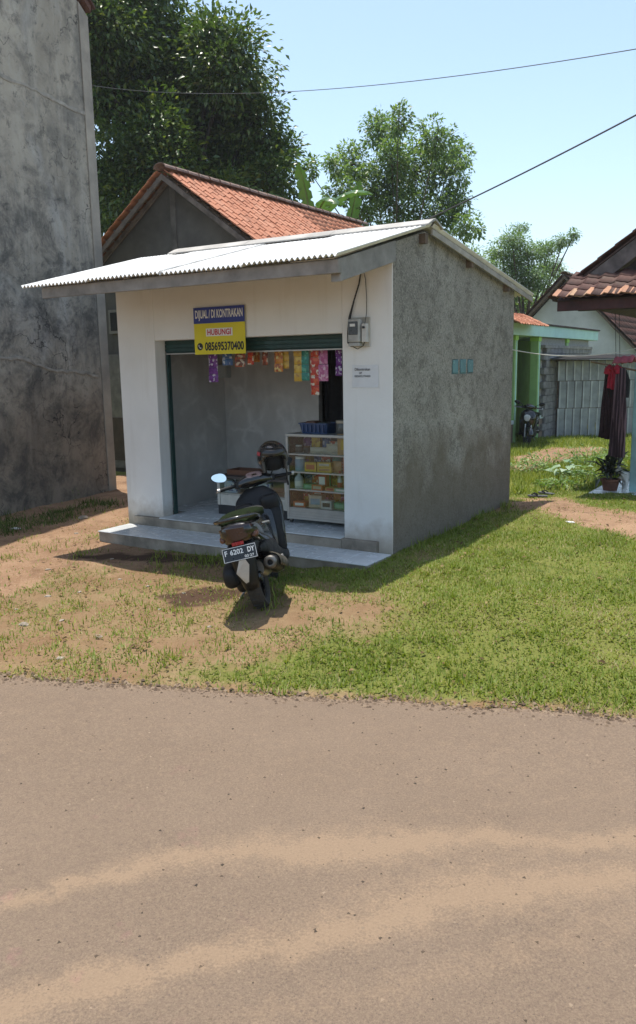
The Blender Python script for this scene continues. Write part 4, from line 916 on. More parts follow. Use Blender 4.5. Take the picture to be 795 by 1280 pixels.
# ---- helmet hung on the right mirror
hm = thing('helmet', 'dark open-face helmet hung upright on the right mirror of the scooter', 'helmet')
hp = (scm @ STEER) @ Vector((.955, -.30, 1.12)); hm.location = hp + Vector((-.085, -.05, -.005)); hm.rotation_euler = (rad(6), rad(-6), rad(12)); hm.scale = (1.1,)*3
HELM = mat('helmet_grey', (.014, .0135, .0135), .26, .2, 9, bmp=0, coat=.5)
def helmet_shell(r, name, m, open_=True, par=hm, th=None, k=1.0):
    N, Mh = 40, 22; v_ = {}; mb = MB()
    for j in range(Mh+1):
        el = pi/2 - (pi/2+.80)*j/Mh
        for i in range(N):
            az = 2*pi*i/N; x_ = r*.98*cos(el)*sin(az); y_ = -r*1.18*cos(el)*cos(az); z_ = r*1.05*sin(el)
            v_[(j, i)] = len(mb.v); mb.v.append((x_, y_, z_))
    for j in range(Mh):
        for i in range(N):
            el = pi/2 - (pi/2+.80)*(j+.5)/Mh; az = 2*pi*(i+.5)/N; a_ = min(az, 2*pi-az)
            if open_ and a_ < .92 and -9 < el < .30-.45*(a_/.92)**4: continue
            mb.f.append((v_[(j, i)], v_[(j, (i+1) % N)], v_[(j+1, (i+1) % N)], v_[(j+1, i)]))
    o = mb.build(name, m, par, smooth='all', clean=True)
    if th: md = o.modifiers.new('thick', 'SOLIDIFY'); md.thickness = th; md.offset = -1
    return o
helmet_shell(.128, 'shell', HELM, th=.008)
helmet_shell(.119, 'liner', mat('helmet_liner', (.012, .012, .013), .95, .3, 30), th=.02)
MB().loft([[(.105*cos(e_)*cos(a_), .02+.11*cos(e_)*sin(a_), -.02+.10*sin(e_)) for a_ in np.linspace(0, 2*pi, 20, endpoint=False)] for e_ in (-.95, -.6, -.2, .2, .7, 1.2)]).build('padding', mat('helmet_liner', (.012, .012, .013)), hm, smooth=True)
for s_ in (-1, 1): MB().loft([ringz(zz, s_*.090, -.075, .012, .028, 2.5, 14) for zz in (-.09, -.06, -.02, .0)]).build('cheek_pad', mat('pad_beige', (.09, .085, .075), .9, .25, 20), hm, smooth=True)
vz = MB(); rows = []
for el in (.34, .56, .80): rows.append([(.134*cos(el)*sin(a_), -.158*cos(el)*cos(a_), .140*sin(el)) for a_ in np.linspace(-1.0, 1.0, 15)])
vz.loft(rows, cap=False, closed=False); v_o = vz.build('visor', mat('visor_smoke', (.030, .028, .027), .10, .1, 10, bmp=0), hm, smooth=True); md = v_o.modifiers.new('thick', 'SOLIDIFY'); md.thickness = .003
dcm = MB(); rows = []
for el in (.28, .34, .42, .50): rows.append([(.1285*cos(el)*sin(a_), -.153*cos(el)*cos(a_), .136*sin(el)) for a_ in np.linspace(-1.75, -1.10, 8)])
dcm.loft(rows, cap=False, closed=False); dcm.build('red_decal', mat('decal_red', (.42, .05, .06), .3, .2, 30, bmp=0), hm, smooth=True)
MB().tube([(.085, -.075, -.06), (.09, -.085, -.12), (.086, -.08, -.18), (.09, -.085, -.225)], [.007, .008, .008, .009], 6).build('chin_strap', BLACKP, hm, smooth=True)

# ------------------------------------------------------------------ tall old house on the left
B0, B1 = gz(0, 645), gz(145, 612); dd = (B1-B0)/np.linalg.norm(B1-B0)
oh = thing('old_house', 'tall windowless grey house wall stained dark with age', 'house', B1, math.atan2(dd[1], dd[0]))
ZT = float(gy(105, 20, B1[1])[2])
MB().prism([(0, -.3), (0, ZT), (-3.2, ZT+2.35), (-6.4, ZT), (-6.4, -.3)], 1, .0, 5.0).build('wall', OLDC, oh, bevel=.02)
MB().prism([(-.002, -.28), (-.002, ZT-.02), (-.20, ZT+.125), (-.185, -.28)], 1, -.022, -.001).build('corner_strip', mat('corner_plaster', (.33, .30, .25), .92, .45, 1.8, bmp=.5, bscale=22, bdist=.02, col2=(.22, .205, .18)), oh, bevel=.008)
for s_, nm in ((1, 'roof'), (-1, 'roof')):
    xa, xb = (-3.2, .03) if s_ > 0 else (-3.2, -6.43)
    za, zb_ = ZT+2.42, ZT+2.42-.734*3.23
    r_ = MB().prism([(xa, za), (xb, zb_), (xb, zb_+.09), (xa, za+.09)], 1, -.06, 5.2).build(nm, TILE_D, oh)
    for k in range(11):
        t0, t1 = k/11, (k+1)/11
        MB().prism([(xa+(xb-xa)*t0, za+(zb_-za)*t0+.1), (xa+(xb-xa)*(t1+.02), za+(zb_-za)*(t1+.02)+.105), (xa+(xb-xa)*(t1+.02), za+(zb_-za)*(t1+.02)+.14), (xa+(xb-xa)*t0, za+(zb_-za)*t0+.12)], 1, -.09, .14).build('verge_tile', TILE_D, r_)
SEAM = mat('plaster_seam', (.33, .31, .27), .92, .3, 6, bmp=.5, bscale=40)
def seam(pxs, r):
    pts = []
    N_ = np.array([-dd[1], dd[0], 0])
    for (a_, b_) in pxs:
        d = ray(a_, b_); t_ = ((B1-_O)@N_)/(d@N_); P = _O+d*t_-B1; pts.append((P@dd, -.006, P[2]))
    q = []
    for i in range(len(pts)-1):
        for t_ in np.linspace(0, 1, 7, endpoint=False): q.append((pts[i][0]+(pts[i+1][0]-pts[i][0])*t_, -.004, pts[i][2]+(pts[i+1][2]-pts[i][2])*t_+random.uniform(-.02, .02)))
    mb = MB().tube(q, [r*random.uniform(.5, 1.2) for _ in q], 6); mb.v = [(v_[0], -.003+(v_[1]+.004)*.35, v_[2]) for v_ in mb.v]
    mb.build('plaster_seam', SEAM, oh, smooth=True)
seam([(-60, 438), (0, 446), (30, 449), (60, 462), (100, 466), (126, 470)], .028)
seam([(-60, 70), (0, 95), (45, 112), (80, 132), (114, 146)], .03)

# ------------------------------------------------------------------ clay roof tiles
def tile_mesh(w_, l_, amp=.022, th=.013, name='roof_tile', lift=.014, n=7):
    """one pantile: x across, y down the slope from 0 to l_, z out of the roof"""
    mb = MB(); prof = []
    for i in range(n):
        a_ = i/(n-1); prof.append((w_*(a_-.5), amp*(cos(2*pi*(a_-.12))*.65+.35*cos(4*pi*a_))))
    for t_ in (0, -th):
        for y_, zz in ((0, .0), (l_, lift)): mb.v += [(x_, y_, z_+zz+t_) for x_, z_ in prof]
    for i in range(n-1):
        mb.f += [(i, i+1, n+i+1, n+i), (2*n+i, 3*n+i, 3*n+i+1, 2*n+i+1), (n+i, n+i+1, 3*n+i+1, 3*n+i)]
    mb.f += [(0, n, 3*n, 2*n), (n-1, 3*n-1, 4*n-1, 2*n-1)]
    return mb.mesh(name, smooth=True)
def tile_field(parent, O_, across, down, ncol, nrow, w_, e_, m, nind, lap=.05, name='roof_tile', jit=.006, sel=None):
    """O_: ridge-side start; across / down: unit vectors (local); individual tiles for the first nind columns"""
    A_, D_ = Vector(across), Vector(down); Nn = A_.cross(D_); 
    if Nn.z < 0: Nn = -Nn
    R_ = Matrix((A_, D_, Nn)).transposed().to_4x4()
    me = tile_mesh(w_*1.04, e_+lap); me.materials.append(m); V_, F_, R2 = [], [], []
    co = np.array([v.co[:] for v in me.vertices]); fs = [tuple(p.vertices) for p in me.polygons]
    for c in range(ncol):
        for r in range(nrow):
            P = Vector(O_)+A_*(w_*(c+.5)+random.uniform(-jit, jit)*.6)+D_*(e_*r+random.uniform(-jit, jit))+Nn*(.018+random.uniform(0, .005))
            M_ = Matrix.Translation(P) @ R_ @ Matrix.Rotation(random.uniform(-.02, .02), 4, 'Z')
            if c < nind: inst(name, me, parent, M_)
            else:
                b_ = len(V_); rr = random.random()
                for q in co: V_.append(tuple(M_ @ Vector(q))); R2.append(rr)
                F_ += [tuple(b_+i for i in f) for f in fs]
    if V_:
        o = fast_mesh(name, V_, np.array([f for f in F_ if len(f) == 4]), m, parent, R2); o['kind'] = 'stuff'

# ------------------------------------------------------------------ house with the orange tiled gable roof behind the kiosk
th = thing('tiled_house', 'dark grey house with bright orange clay tile gable roof behind the kiosk', 'house', SC, -YAW)
YG = 4.3; ua, za = onv(200, 212, YG); xa = -ua; ur, zr_ = onv(320, 305, YG); tr = (za-zr_)/(ua-ur); RUN = 3.0
DGW = mat('dark_plaster', (.13, .125, .115), .92, .3, 1.6, bmp=.3, bscale=25, col2=(.075, .072, .068))
yw = YG+.30; zt = za-.10
MB().prism([(xa-RUN+.25, -.3), (xa+RUN-.25, -.3), (xa+RUN-.25, zt-(RUN-.25)*tr), (xa, zt), (xa-RUN+.25, zt-(RUN-.25)*tr)], 1, yw, yw+7.0).build('wall', DGW, th)
MB().box((xa-.06, yw-.022, 2.5), (xa+.06, yw-.001, zt-.12)).build('gable_column', mat('gable_strip', (.16, .15, .14), .92, .3, 3), th)
ux, uz = onv(149, 443, yw-.03); dr = MB().box((-ux-.55, yw-.05, .0), (-ux+.25, yw-.002, uz)).build('door', mat('grey_door', (.20, .19, .175), .7, .25, 6), th)
MB().box((-ux-.50, yw-.058, .15), (-ux+.20, yw-.0515, uz*.45)).build('door_panel', mat('brown_door', (.075, .05, .038), .7, .25, 6), dr)
wx, wz = onv(146, 402, yw-.03); wn = MB().box((-wx-.2, yw-.045, wz-.22), (-wx+.2, yw-.001, wz+.22)).build('window', mat('window_frame_grey', (.24, .23, .21), .7), th)
MB().box((-wx-.15, yw-.05, wz-.17), (-wx+.15, yw-.0455, wz+.17)).build('pane', DARKW, wn)
cs, sn = 1/math.hypot(1, tr), tr/math.hypot(1, tr); SL = RUN/cs
for s_ in (1, -1):
    D_ = (s_*cs, 0, -sn); rf = MB().prism([(xa, za-.035), (xa+s_*RUN, za-.035-RUN*tr), (xa+s_*RUN, za-.06-RUN*tr), (xa, za-.06)], 1, YG+.32, YG+7.4).build('roof', mat('roof_underlay', (.10, .06, .045), .9), th)
    ncol = 39; tile_field(rf, (xa+s_*.06, YG, za+.01-.06*tr), (0, 1, 0), D_, ncol, 15, .187, SL/15, TILE_O, 20 if s_ > 0 else 0)
    for k in range(14):
        t_ = (k+.6)/14; x_ = xa+s_*RUN*t_; z_ = za-RUN*tr*t_-.018
        MB().box((x_-.02, YG+.03, z_-.03), (x_+.02, YG+.36, z_)).build('batten', WOOD, rf)
    for yy_ in (YG+.02, YG+.22): MB().prism([(xa, za-.06), (xa+s_*RUN*1.01, za-.06-RUN*1.01*tr), (xa+s_*RUN*1.01, za-.16-RUN*1.01*tr), (xa, za-.16)], 1, yy_, yy_+.035).build('barge_board', mat('barge_grey', (.19, .155, .13), .85, .3, 6), rf)
RIDG = mat('ridge_mortar', (.26, .17, .13), .9, .4, 6, bmp=.4, col2=(.12, .09, .08))
rg = MB().loft([[(.13*sin(a_)*q[1], q[0], .075*cos(a_)*q[1]) for a_ in np.linspace(-1.75, 1.75, 9)]+[(.115*sin(a_)*q[1], q[0], .06*cos(a_)*q[1]) for a_ in np.linspace(1.75, -1.75, 9)] for q in ((0, 1.08), (.04, 1.0), (.31, .93))]).mesh('ridge_tile', smooth=True); rg.materials.append(RIDG)
for k in range(24): inst('ridge_tile', rg, th, T(xa, YG-.02+k*.305, za+.035, random.uniform(-.03, .03), 0, random.uniform(-.05, .05)))

# ------------------------------------------------------------------ house with porch at the right edge
E0 = gz(694, 371, 2.75); nh = thing('porch_house', 'house with weathered clay tile porch roof and pale turquoise column', 'house', (E0[0], E0[1], 0), -YAW)
def onE(px, py, yl):       # point on the plane local y = yl of the porch house -> local x, z
    d = ray(px, py); P0 = np.array([E0[0], E0[1], 0])+SV*yl; t_ = ((P0-_O)@SV)/(d@SV); q = _O+d*t_-np.array([E0[0], E0[1], 0])
    return float(-(q@SU)), float(q[2])
pc, ps = cos(rad(24)), sin(rad(24))
pr_ = MB().prism([(.02, 2.70), (.86, 2.70+.86*ps/pc), (.86, 2.68+.86*ps/pc), (.02, 2.68)], 0, 0.02, 4.2).build('porch_roof', mat('roof_underlay_dark', (.06, .035, .028), .9), nh)
tile_field(pr_, (.06, .9*pc-.03, 2.735+.9*ps), (1, 0, 0), (0, -pc, -ps), 18, 4, .215, .92/4, TILE_D, 0)
tile_field(pr_, (0, .22*pc-.05, 2.735+.22*ps), (1, 0, 0), (0, -pc, -ps), 18, 1, .215, .22, TILE_B, 18, name='eave_tile')
MB().box((.02, .035, 2.56), (4.2, .06, 2.69)).build('fascia_board', mat('dark_red_board', (.075, .022, .02), .6, .3, 6), nh, bevel=.004)
for k in range(9): MB().prism([(.062, 2.60), (.86, 2.60+.80*ps/pc), (.86, 2.675+.80*ps/pc), (.062, 2.675)], 0, .1+k*.5, .15+k*.5).build('rafter', WOOD, nh)
for k in range(2): MB().box((.03, .3+k*.28, 2.681+(.3+k*.28-.02)*ps/pc-.03), (4.2, .34+k*.28, 2.681+(.3+k*.28-.02)*ps/pc-.004)).build('batten', WOOD, nh)
# main gable roof seen at its verge
yv = .62; gx0, gz0 = onE(690, 372, yv); gx1, gz1 = onE(795, 291, yv); tg = (gz1-gz0)/(gx1-gx0); GR = 4.2
mr = MB().prism([(gx0, gz0-.05), (gx0+GR, gz0-.05+GR*tg), (gx0+GR, gz0+GR*tg-.02), (gx0, gz0-.02)], 1, yv+.02, yv+7).build('main_roof', mat('roof_underlay_dark', (.06, .035, .028)), nh)
c2, s2 = 1/math.hypot(1, tg), tg/math.hypot(1, tg); L2 = GR/c2
tile_field(mr, (gx0+GR, yv, gz0+GR*tg+.0), (0, 1, 0), (-c2, 0, -s2), 3, 19, .22, L2/19, TILE_D, 1, name='verge_tile')
MB().prism([(gx0+.12, gz0-.06+.12*tg), (gx0+GR, gz0-.06+GR*tg), (gx0+GR, gz0-.30+GR*tg), (gx0+.30, gz0-.30+.30*tg)], 1, yv+.03, yv+.06).build('barge_board', mat('barge_dark', (.15, .125, .115), .85, .4, 5, bmp=.3), nh)
MB().prism([(gx0+.30, 2.6), (gx0+GR, 2.6), (gx0+GR, gz0-.3+GR*tg), (gx0+.35, gz0-.3+.35*tg)], 1, yv+.25, yv+.33).build('gable_wall', mat('gable_dark_boards', (.09, .075, .068), .9, .4, 4), nh)
cxy = gz(786, 614, .12); q = cxy-np.array([E0[0], E0[1], 0]); clx, cly = float(-(q@SU)), float(q@SV)
TURQ = mat('turquoise_paint', (.30, .50, .50), .7, .18, 3, bmp=.25, bscale=25, col2=(.20, .30, .31))
MB().box((clx, cly, .10), (clx+.24, cly+.24, 2.60)).build('column', TURQ, nh, bevel=.008)
q = gz(735, 616, .12)-np.array([E0[0], E0[1], 0]); pfx, pfy = float(-(q@SU)), float(q@SV)
pslab = MB().box((pfx+.012, pfy+.012, -.2), (4.3, 2.9, .108)).build('porch_slab', STEPC, nh, bevel=.006)
for i in range(9):
    for j in range(4): inst('tile', tl, pslab, Matrix.Translation((pfx+.31*i*1.12, pfy+.31*j*1.12, .1082)) @ Matrix.Diagonal((1.16, 1.16, 1, 1)))
MB().box((1.1, 2.9, -.2), (4.3, 3.05, 3.2)).build('wall', mat('pale_wall', (.45, .50, .48), .8, .15, 2), nh)

# ------------------------------------------------------------------ green house with flat canopy in the back yard
A0 = gy(658, 419.5, 22); gh = thing('green_house', 'lime green house with mint flat canopy and terrace columns in back yard', 'house', (A0[0], A0[1], 0), pi/2-YAW)
# local x runs along the canopy edge away from the road (SV), local y points left (SU)
MINT = mat('mint_paint', (.46, .70, .66), .65, .08, 2, bmp=.1); LIME = mat('lime_paint', (.36, .62, .12), .7, .12, 2, bmp=.15); GRNP = mat('green_paint', (.30, .50, .20), .65, .12, 2, bmp=.1)
cz0 = float(A0[2])
cn = MB().box((-2.2, 0, cz0), (7.9, 2.4, cz0+.31)).build('canopy', MINT, gh, bevel=.01)
MB().box((-2.25, -.05, cz0+.312), (7.95, 2.45, cz0+.36)).build('canopy_cap', mat('dark_tile_edge', (.07, .05, .045), .9, .3, 6), cn, bevel=.005)
for xx_ in (-.55, 1.45, 4.35):
    cb = MB().box((xx_-.11, .08, -.5), (xx_+.11, .30, cz0-.001)).build('column', GRNP, gh, bevel=.008)
    MB().box((xx_-.13, .06, cz0-.12), (xx_+.13, .32, cz0-.002)).build('capital', LIME, cb, bevel=.006)
    if xx_ < 4: MB().box((xx_-.03, .0705, .4), (xx_+.03, .079, cz0-.14)).build('edge_strip', MINT, cb)
MB().box((-2.4, 1.75, -.6), (8.5, 1.95, cz0-.001)).build('wall', LIME, gh)
d_ = MB().box((-.30, 1.70, -.35), (.55, 1.748, 1.75)).build('door', mat('door_green', (.07, .22, .15), .6), gh, bevel=.004)
MB().box((-.18, 1.68, -.2), (.43, 1.699, 1.6)).build('door_panel', mat('black_glass', (.012, .014, .016), .25), d_, bevel=.004)
w_ = MB().box((.95, 1.70, .55), (1.35, 1.748, 1.75)).build('window', MINT, gh, bevel=.004); MB().box((1.0, 1.69, .6), (1.3, 1.699, 1.7)).build('pane', mat('black_glass', (.012, .014, .016)), w_)
for k in range(2): MB().box((-.2+.38*k, 1.72, 1.88), (.1+.38*k, 1.748, 2.1)).build('vent_grille', mat('vent_brown', (.16, .14, .03), .8), gh, bevel=.004)
for (xa_, xb_) in ((-2.2, -.67), (1.57, 2.45)):
    lwl = MB().box((xa_, .08, -.6), (xb_, .24, .30)).build('low_wall', mat('low_wall_brown', (.23, .17, .13), .9, .25, 4, bmp=.3), gh)
    MB().box((xa_, .05, .302), (xb_, .27, .40)).build('wall_cap', mat('cap_pale', (.52, .60, .60), .7, .1), lwl, bevel=.006)
MB().box((-2.4, .3, -.6), (2.4, 1.75, -.36)).build('terrace_floor', STEPC, gh)
MB().lathe([(0, -.16), (.05, -.15), (.06, -.08), (.03, -.02), (.008, 0), (.008, .10), (0, .10)], 12, 'z', (.6, .9, cz0-.11)).build('hanging_lamp', WOOD, gh, smooth=True)
# short run of tiled eave in front of the canopy
tile_field(cn, (-2.0, .26, cz0+.56), (1, 0, 0), (0, -cos(.45), -sin(.45)), 12, 3, .2, .25, TILE_O, 12, name='roof_tile')
# ------------------------------------------------------------------ block wall
bwl = thing('block_wall', 'bare grey concrete block wall under the mint canopy', 'wall', A0*np.array([1, 1, 0])+SV*1.72, pi/2-YAW)
MB().box((0, .13, -.6), (5.4, .20, cz0-.01)).build('mortar_core', GROUT, bwl)
bm_ = MB().box((0, 0, 0), (.39, .125, .19)).mesh('block', bevel=.006, seg=1); bm_.materials.append(mat('grey_block', (.24, .23, .225), .95, .3, 5, bmp=.5, bscale=45))
for r in range(14):
    zz = -.45+r*.2
    if zz+.2 > cz0-.02: break
    for c in range(14):
        xx_ = c*.4-(.2 if r % 2 else 0)
        if xx_ < 0 or xx_ > 5.0: continue
        inst('block', bm_, bwl, T(xx_, .005+random.uniform(0, .006), zz))
MB().box((.0, -.01, cz0-.30), (5.4, .126, cz0-.22)).build('ring_beam', CONC, bwl)

# ------------------------------------------------------------------ sheet-metal screen
G0 = gy(695, 549, 24.3); G1 = gy(757, 548, 24.3); gd = (G1-G0)[:2]; gd = gd/np.linalg.norm(gd); zg0 = float(H(G0[0], G0[1]))-.04
gs = thing('sheet_metal_screen', 'patched screen of ribbed grey metal sheets in three rows', 'screen', (G0[0], G0[1], zg0), math.atan2(gd[1], gd[0]))
top_ = float(gy(696, 451, 24.3)[2])-zg0; rows = [0, .40*top_, .745*top_, top_]
ZINC = mat('dull_zinc', (.33, .345, .345), .55, .22, 3, metal=.35, bmp=.15); ZINL = mat('zinc_rib', (.50, .51, .50), .5, .2, 3, metal=.35, bmp=.1)
pwid = .232
for r in range(3):
    z0, z1 = rows[r]+.004, rows[r+1]-.012; off = (0, .035, -.02)[r]
    for c in range(10):
        x0 = c*pwid+off
        pn_ = MB().loft([[(x0+.0, 0, zz), (x0+.004, -.03, zz), (x0+.05, -.03, zz), (x0+.056, -.004, zz), (x0+pwid-.008, -.002, zz), (x0+pwid-.008, .004, zz), (x0+.05, .004, zz), (x0+.04, -.022, zz), (x0+.01, -.022, zz), (x0+.006, .004, zz)] for zz in (z0, z1)]).build('metal_panel', ZINC, gs)
        MB().box((x0+.008, -.035, z0+.005), (x0+.046, -.0305, z1-.005)).build('rib', ZINL, pn_)
for z_ in rows: MB().box((-.05, .012, max(.02, z_-.03)), (10*pwid+.05, .05, max(.06, z_+.012))).build('rail', WOOD, gs)
for c in range(4): MB().box((c*.75, .052, -.1), (c*.75+.06, .11, top_)).build('post', WOOD, gs)
MB().prism([(-.55, top_+.03), (.8, top_+.14), (.8, top_+.165), (-.55, top_+.05)], 0, -.35, 10*pwid+.2).build('awning_sheet', mat('awning_dark', (.04, .038, .038), .95, .25, 4, spec=.05), gs)
# ------------------------------------------------------------------ far house with white gable
FP = gy(705, 341, 31.5); fh = thing('white_gable_house', 'far house with bare white gable wall under old brown tiles', 'house', (FP[0], FP[1], 0), -YAW)
d = ray(648, 403); t_ = ((FP-_O)@SV)/(d@SV); ql = _O+d*t_-FP; rl = abs(float(ql@SU)); tf = abs(float(ql[2]))/rl; RF = 4.6; za_ = float(FP[2])
MB().prism([(-RF+.35, -.8), (RF-.35, -.8), (RF-.35, za_-.22-(RF-.35)*tf), (0, za_-.22), (-RF+.35, za_-.22-(RF-.35)*tf)], 1, .5, 6.5).build('wall', mat('far_white_wall', (.62, .62, .62), .85, .14, 1.2, bmp=.15), fh)
cf, sf = 1/math.hypot(1, tf), tf/math.hypot(1, tf)
for s_ in (-1, 1):
    r_ = MB().prism([(0, za_-.05), (s_*RF, za_-.05-RF*tf), (s_*RF, za_-.09-RF*tf), (0, za_-.09)], 1, .05, 6.9).build('roof', mat('roof_underlay_dark', (.06, .035, .028)), fh)
    tile_field(r_, (s_*.05, 0, za_-.03-.05*tf), (0, 1, 0), (s_*cf, 0, -sf), 30, 17, .23, RF/cf/17, TILE_D, 0)
    for yy_ in (.06, .3): MB().prism([(0, za_-.095), (s_*RF, za_-.095-RF*tf), (s_*RF, za_-.20-RF*tf), (0, za_-.20)], 1, yy_, yy_+.05).build('barge_board', WOOD, r_)
    for k in range(12): MB().box((s_*RF*(k+.5)/12-.03, .12, za_-.135-RF*tf*(k+.5)/12), (s_*RF*(k+.5)/12+.03, .5, za_-.095-RF*tf*(k+.5)/12)).build('batten', WOOD, r_)
for k in range(20): inst('ridge_tile', rg, fh, T(0, k*.33, za_-.02, 0, 0, 0, 1.05))

# ------------------------------------------------------------------ washing
def cable(name, label, cat, P0, P1, sag, r, m, n=24, group=None):
    P0, P1 = np.array(P0, float), np.array(P1, float)
    pts = [P0+(P1-P0)*t_-np.array([0, 0, 4*sag*t_*(1-t_)]) for t_ in np.linspace(0, 1, n+1)]
    o = MB().tube(pts, r, 6).build(name, m, None, smooth=True); return tag(o, label, cat, group)
CORD = mat('white_cord', (.62, .60, .54), .8, .1, 10, bmp=0)
LP0 = S(-.01, D-.05, 2.06); LP1 = np.array([E0[0], E0[1], 0])-SU*clx+SV*(cly+.02)+np.array([0, 0, 2.06])
cable('clothesline', 'thin white clothesline from the kiosk corner to the turquoise column', 'clothesline', LP0, LP1, .09, .006, CORD)
PB0, PB1 = gy(739, 452, 11.35), gy(800, 464, 10.75)
cable('bamboo_pole', 'brown bamboo drying pole carrying the dark clothes by the column', 'pole', PB0, PB1, .0, .014, mat('bamboo', (.24, .16, .085), .6, .3, 12))
def poleat(px):
    best = min(np.linspace(0, 1, 200), key=lambda t_: abs(397.5+FPX*((PB0+(PB1-PB0)*t_-_O)@_R)/((PB0+(PB1-PB0)*t_-_O)@_F)-px)); return PB0+(PB1-PB0)*best
for px in (770, 775):
    P = poleat(px); cable('hanging_cord', 'black cord holding the bamboo pole below the porch eave', 'cord', P+np.array([0, 0, .01]), P+np.array([0, .12, .70]), .0, .004, CAB, 4, 'cords of the drying pole')
pd = (PB1-PB0); prz = math.atan2(pd[1], pd[0])
def garment(name, label, cat, pxl, pxr, ptop, pbot, m, topw=1.0, folds=7, amp=.025, sleeves=False, off=0.0):
    c_ = poleat((pxl+pxr)/2); Yd = c_[1]+off; L_, R_ = gy(pxl, ptop, Yd), gy(pxr, ptop, Yd); wd = np.linalg.norm((R_-L_)[:2]); zt_ = float(c_[2])-.012; zb_ = float(gy((pxl+pxr)/2, pbot, Yd)[2])
    t = thing(name, label, cat, (c_[0], Yd, zb_), prz); Hh = zt_-zb_; nx_, nz_ = 28, 16; mb = MB()
    for s_ in (0, 1):
        for j in range(nz_+1):
            f_ = j/nz_; wj = wd*(topw+(1-topw)*min(1, f_*1.3)) 
            for i in range(nx_+1):
                a_ = i/nx_-.5; mb.v.append((a_*wj+.006*sin(9*f_+i), amp*(.25+.75*f_)*sin(2*pi*folds*(a_+.03*sin(4*f_)))+s_*.012*(.4+f_)*(1-(2*a_)**6), Hh*(1-f_)-.012*sin(5*a_+1)*f_))
    m_ = nx_+1; q_ = m_*(nz_+1)
    for j in range(nz_):
        for i in range(nx_):
            a_ = j*m_+i; mb.f += [(a_, a_+1, a_+m_+1, a_+m_), (q_+a_, q_+a_+m_, q_+a_+m_+1, q_+a_+1)]
    mb.build('cloth', m, t, smooth='all')
    if sleeves:
        for s_ in (-1, 1): MB().tube([(s_*wd*topw*.42, 0, Hh*.97), (s_*wd*.52, .01, Hh*.86), (s_*wd*.56, .0, Hh*.66)], [.045, .05, .045], 10).build('sleeve', m, t, smooth=True)
    MB().tube([(-wd*topw*.4, .006, Hh-.03), (0, .006, Hh+.03), (wd*topw*.4, .006, Hh-.03)], .004, 6).build('hanger', BLACKP, t)
    return t
garment('red_blouse', 'crimson red blouse on the drying pole above a maroon dress', 'blouse', 757, 772, 455, 486, mat('crimson_cloth', (.34, .012, .03), .9, .2, 14), .5, 3, .02, True, -.06)
garment('maroon_dress', 'very dark maroon dress hanging under the red blouse', 'dress', 751, 772, 470, 548, mat('maroon_cloth', (.030, .010, .014), .92, .3, 12), .55, 4, .03)
garment('black_robe', 'long black robe with sleeves on the drying pole', 'robe', 768, 786, 462, 566, mat('black_robe_cloth', (.010, .009, .012), .92, .3, 12), .7, 4, .03, True, .07)
STRP, _nt, _p = base_mat('striped_skirt_cloth'); _w = _n(_nt, 'ShaderNodeTexWave', wave_type='BANDS', bands_direction='X'); _w.inputs['Scale'].default_value = 7; _w.inputs['Distortion'].default_value = 1.2
_nt.links.new(pos(_nt, True), _w.inputs['Vector']); _nt.links.new(ramp(_nt, _w.outputs['Fac'], [(.35, (.035, .018, .024)), (.7, (.14, .085, .10))]), _p.inputs['Base Color']); _p.inputs['Roughness'].default_value = .9
garment('striped_skirt', 'long dull purple striped skirt in front of the black robe', 'skirt', 761, 784, 490, 571, STRP, .6, 6, .03, False, -.10)
pc_ = thing('pink_cloth', 'small faded pink cloth draped over the clothesline by the column', 'cloth', (0, 0, 0))
c_ = gy(781, 449, 10.95); pc_.location = [float(q) for q in c_]; pc_.rotation_euler = (0, 0, prz)
mb = MB()
for j in range(9):
    for i in range(13): a_, f_ = i/12-.5, j/8-.5; mb.v.append((a_*.30, .12*f_*2*abs(f_)+.01*sin(i), .04-.35*f_*f_+.02*a_+.008*sin(i*1.4)))
mb.f = [(j*13+i, j*13+i+1, j*13+i+14, j*13+i+13) for j in range(8) for i in range(12)]
o_ = mb.build('cloth', mat('pink_cloth_m', (.42, .10, .13), .9, .2, 12), pc_, smooth='all'); md = o_.modifiers.new('thick', 'SOLIDIFY'); md.thickness = .004

# ------------------------------------------------------------------ overhead wires
WIRE = mat('wire_black', (.06, .06, .065), .6, .1, 10, bmp=0)
wa, wb = gy(1010, 22, 8.0), gy(40, 92, 22.0); cable('overhead_wire', 'thin overhead wire sagging in front of the dark tree', 'wire', wa, wb, .55, .0052, WIRE, 40)
wc = S(-.02, .69, 3.27); wd_ = gy(795, 135, 6.4); wd2 = wc+(wd_-wc)*1.9
cable('service_cable', 'black twisted supply cable running from the kiosk ridge up to the right', 'cable', wc, wd2, .05, .0065, WIRE, 30)

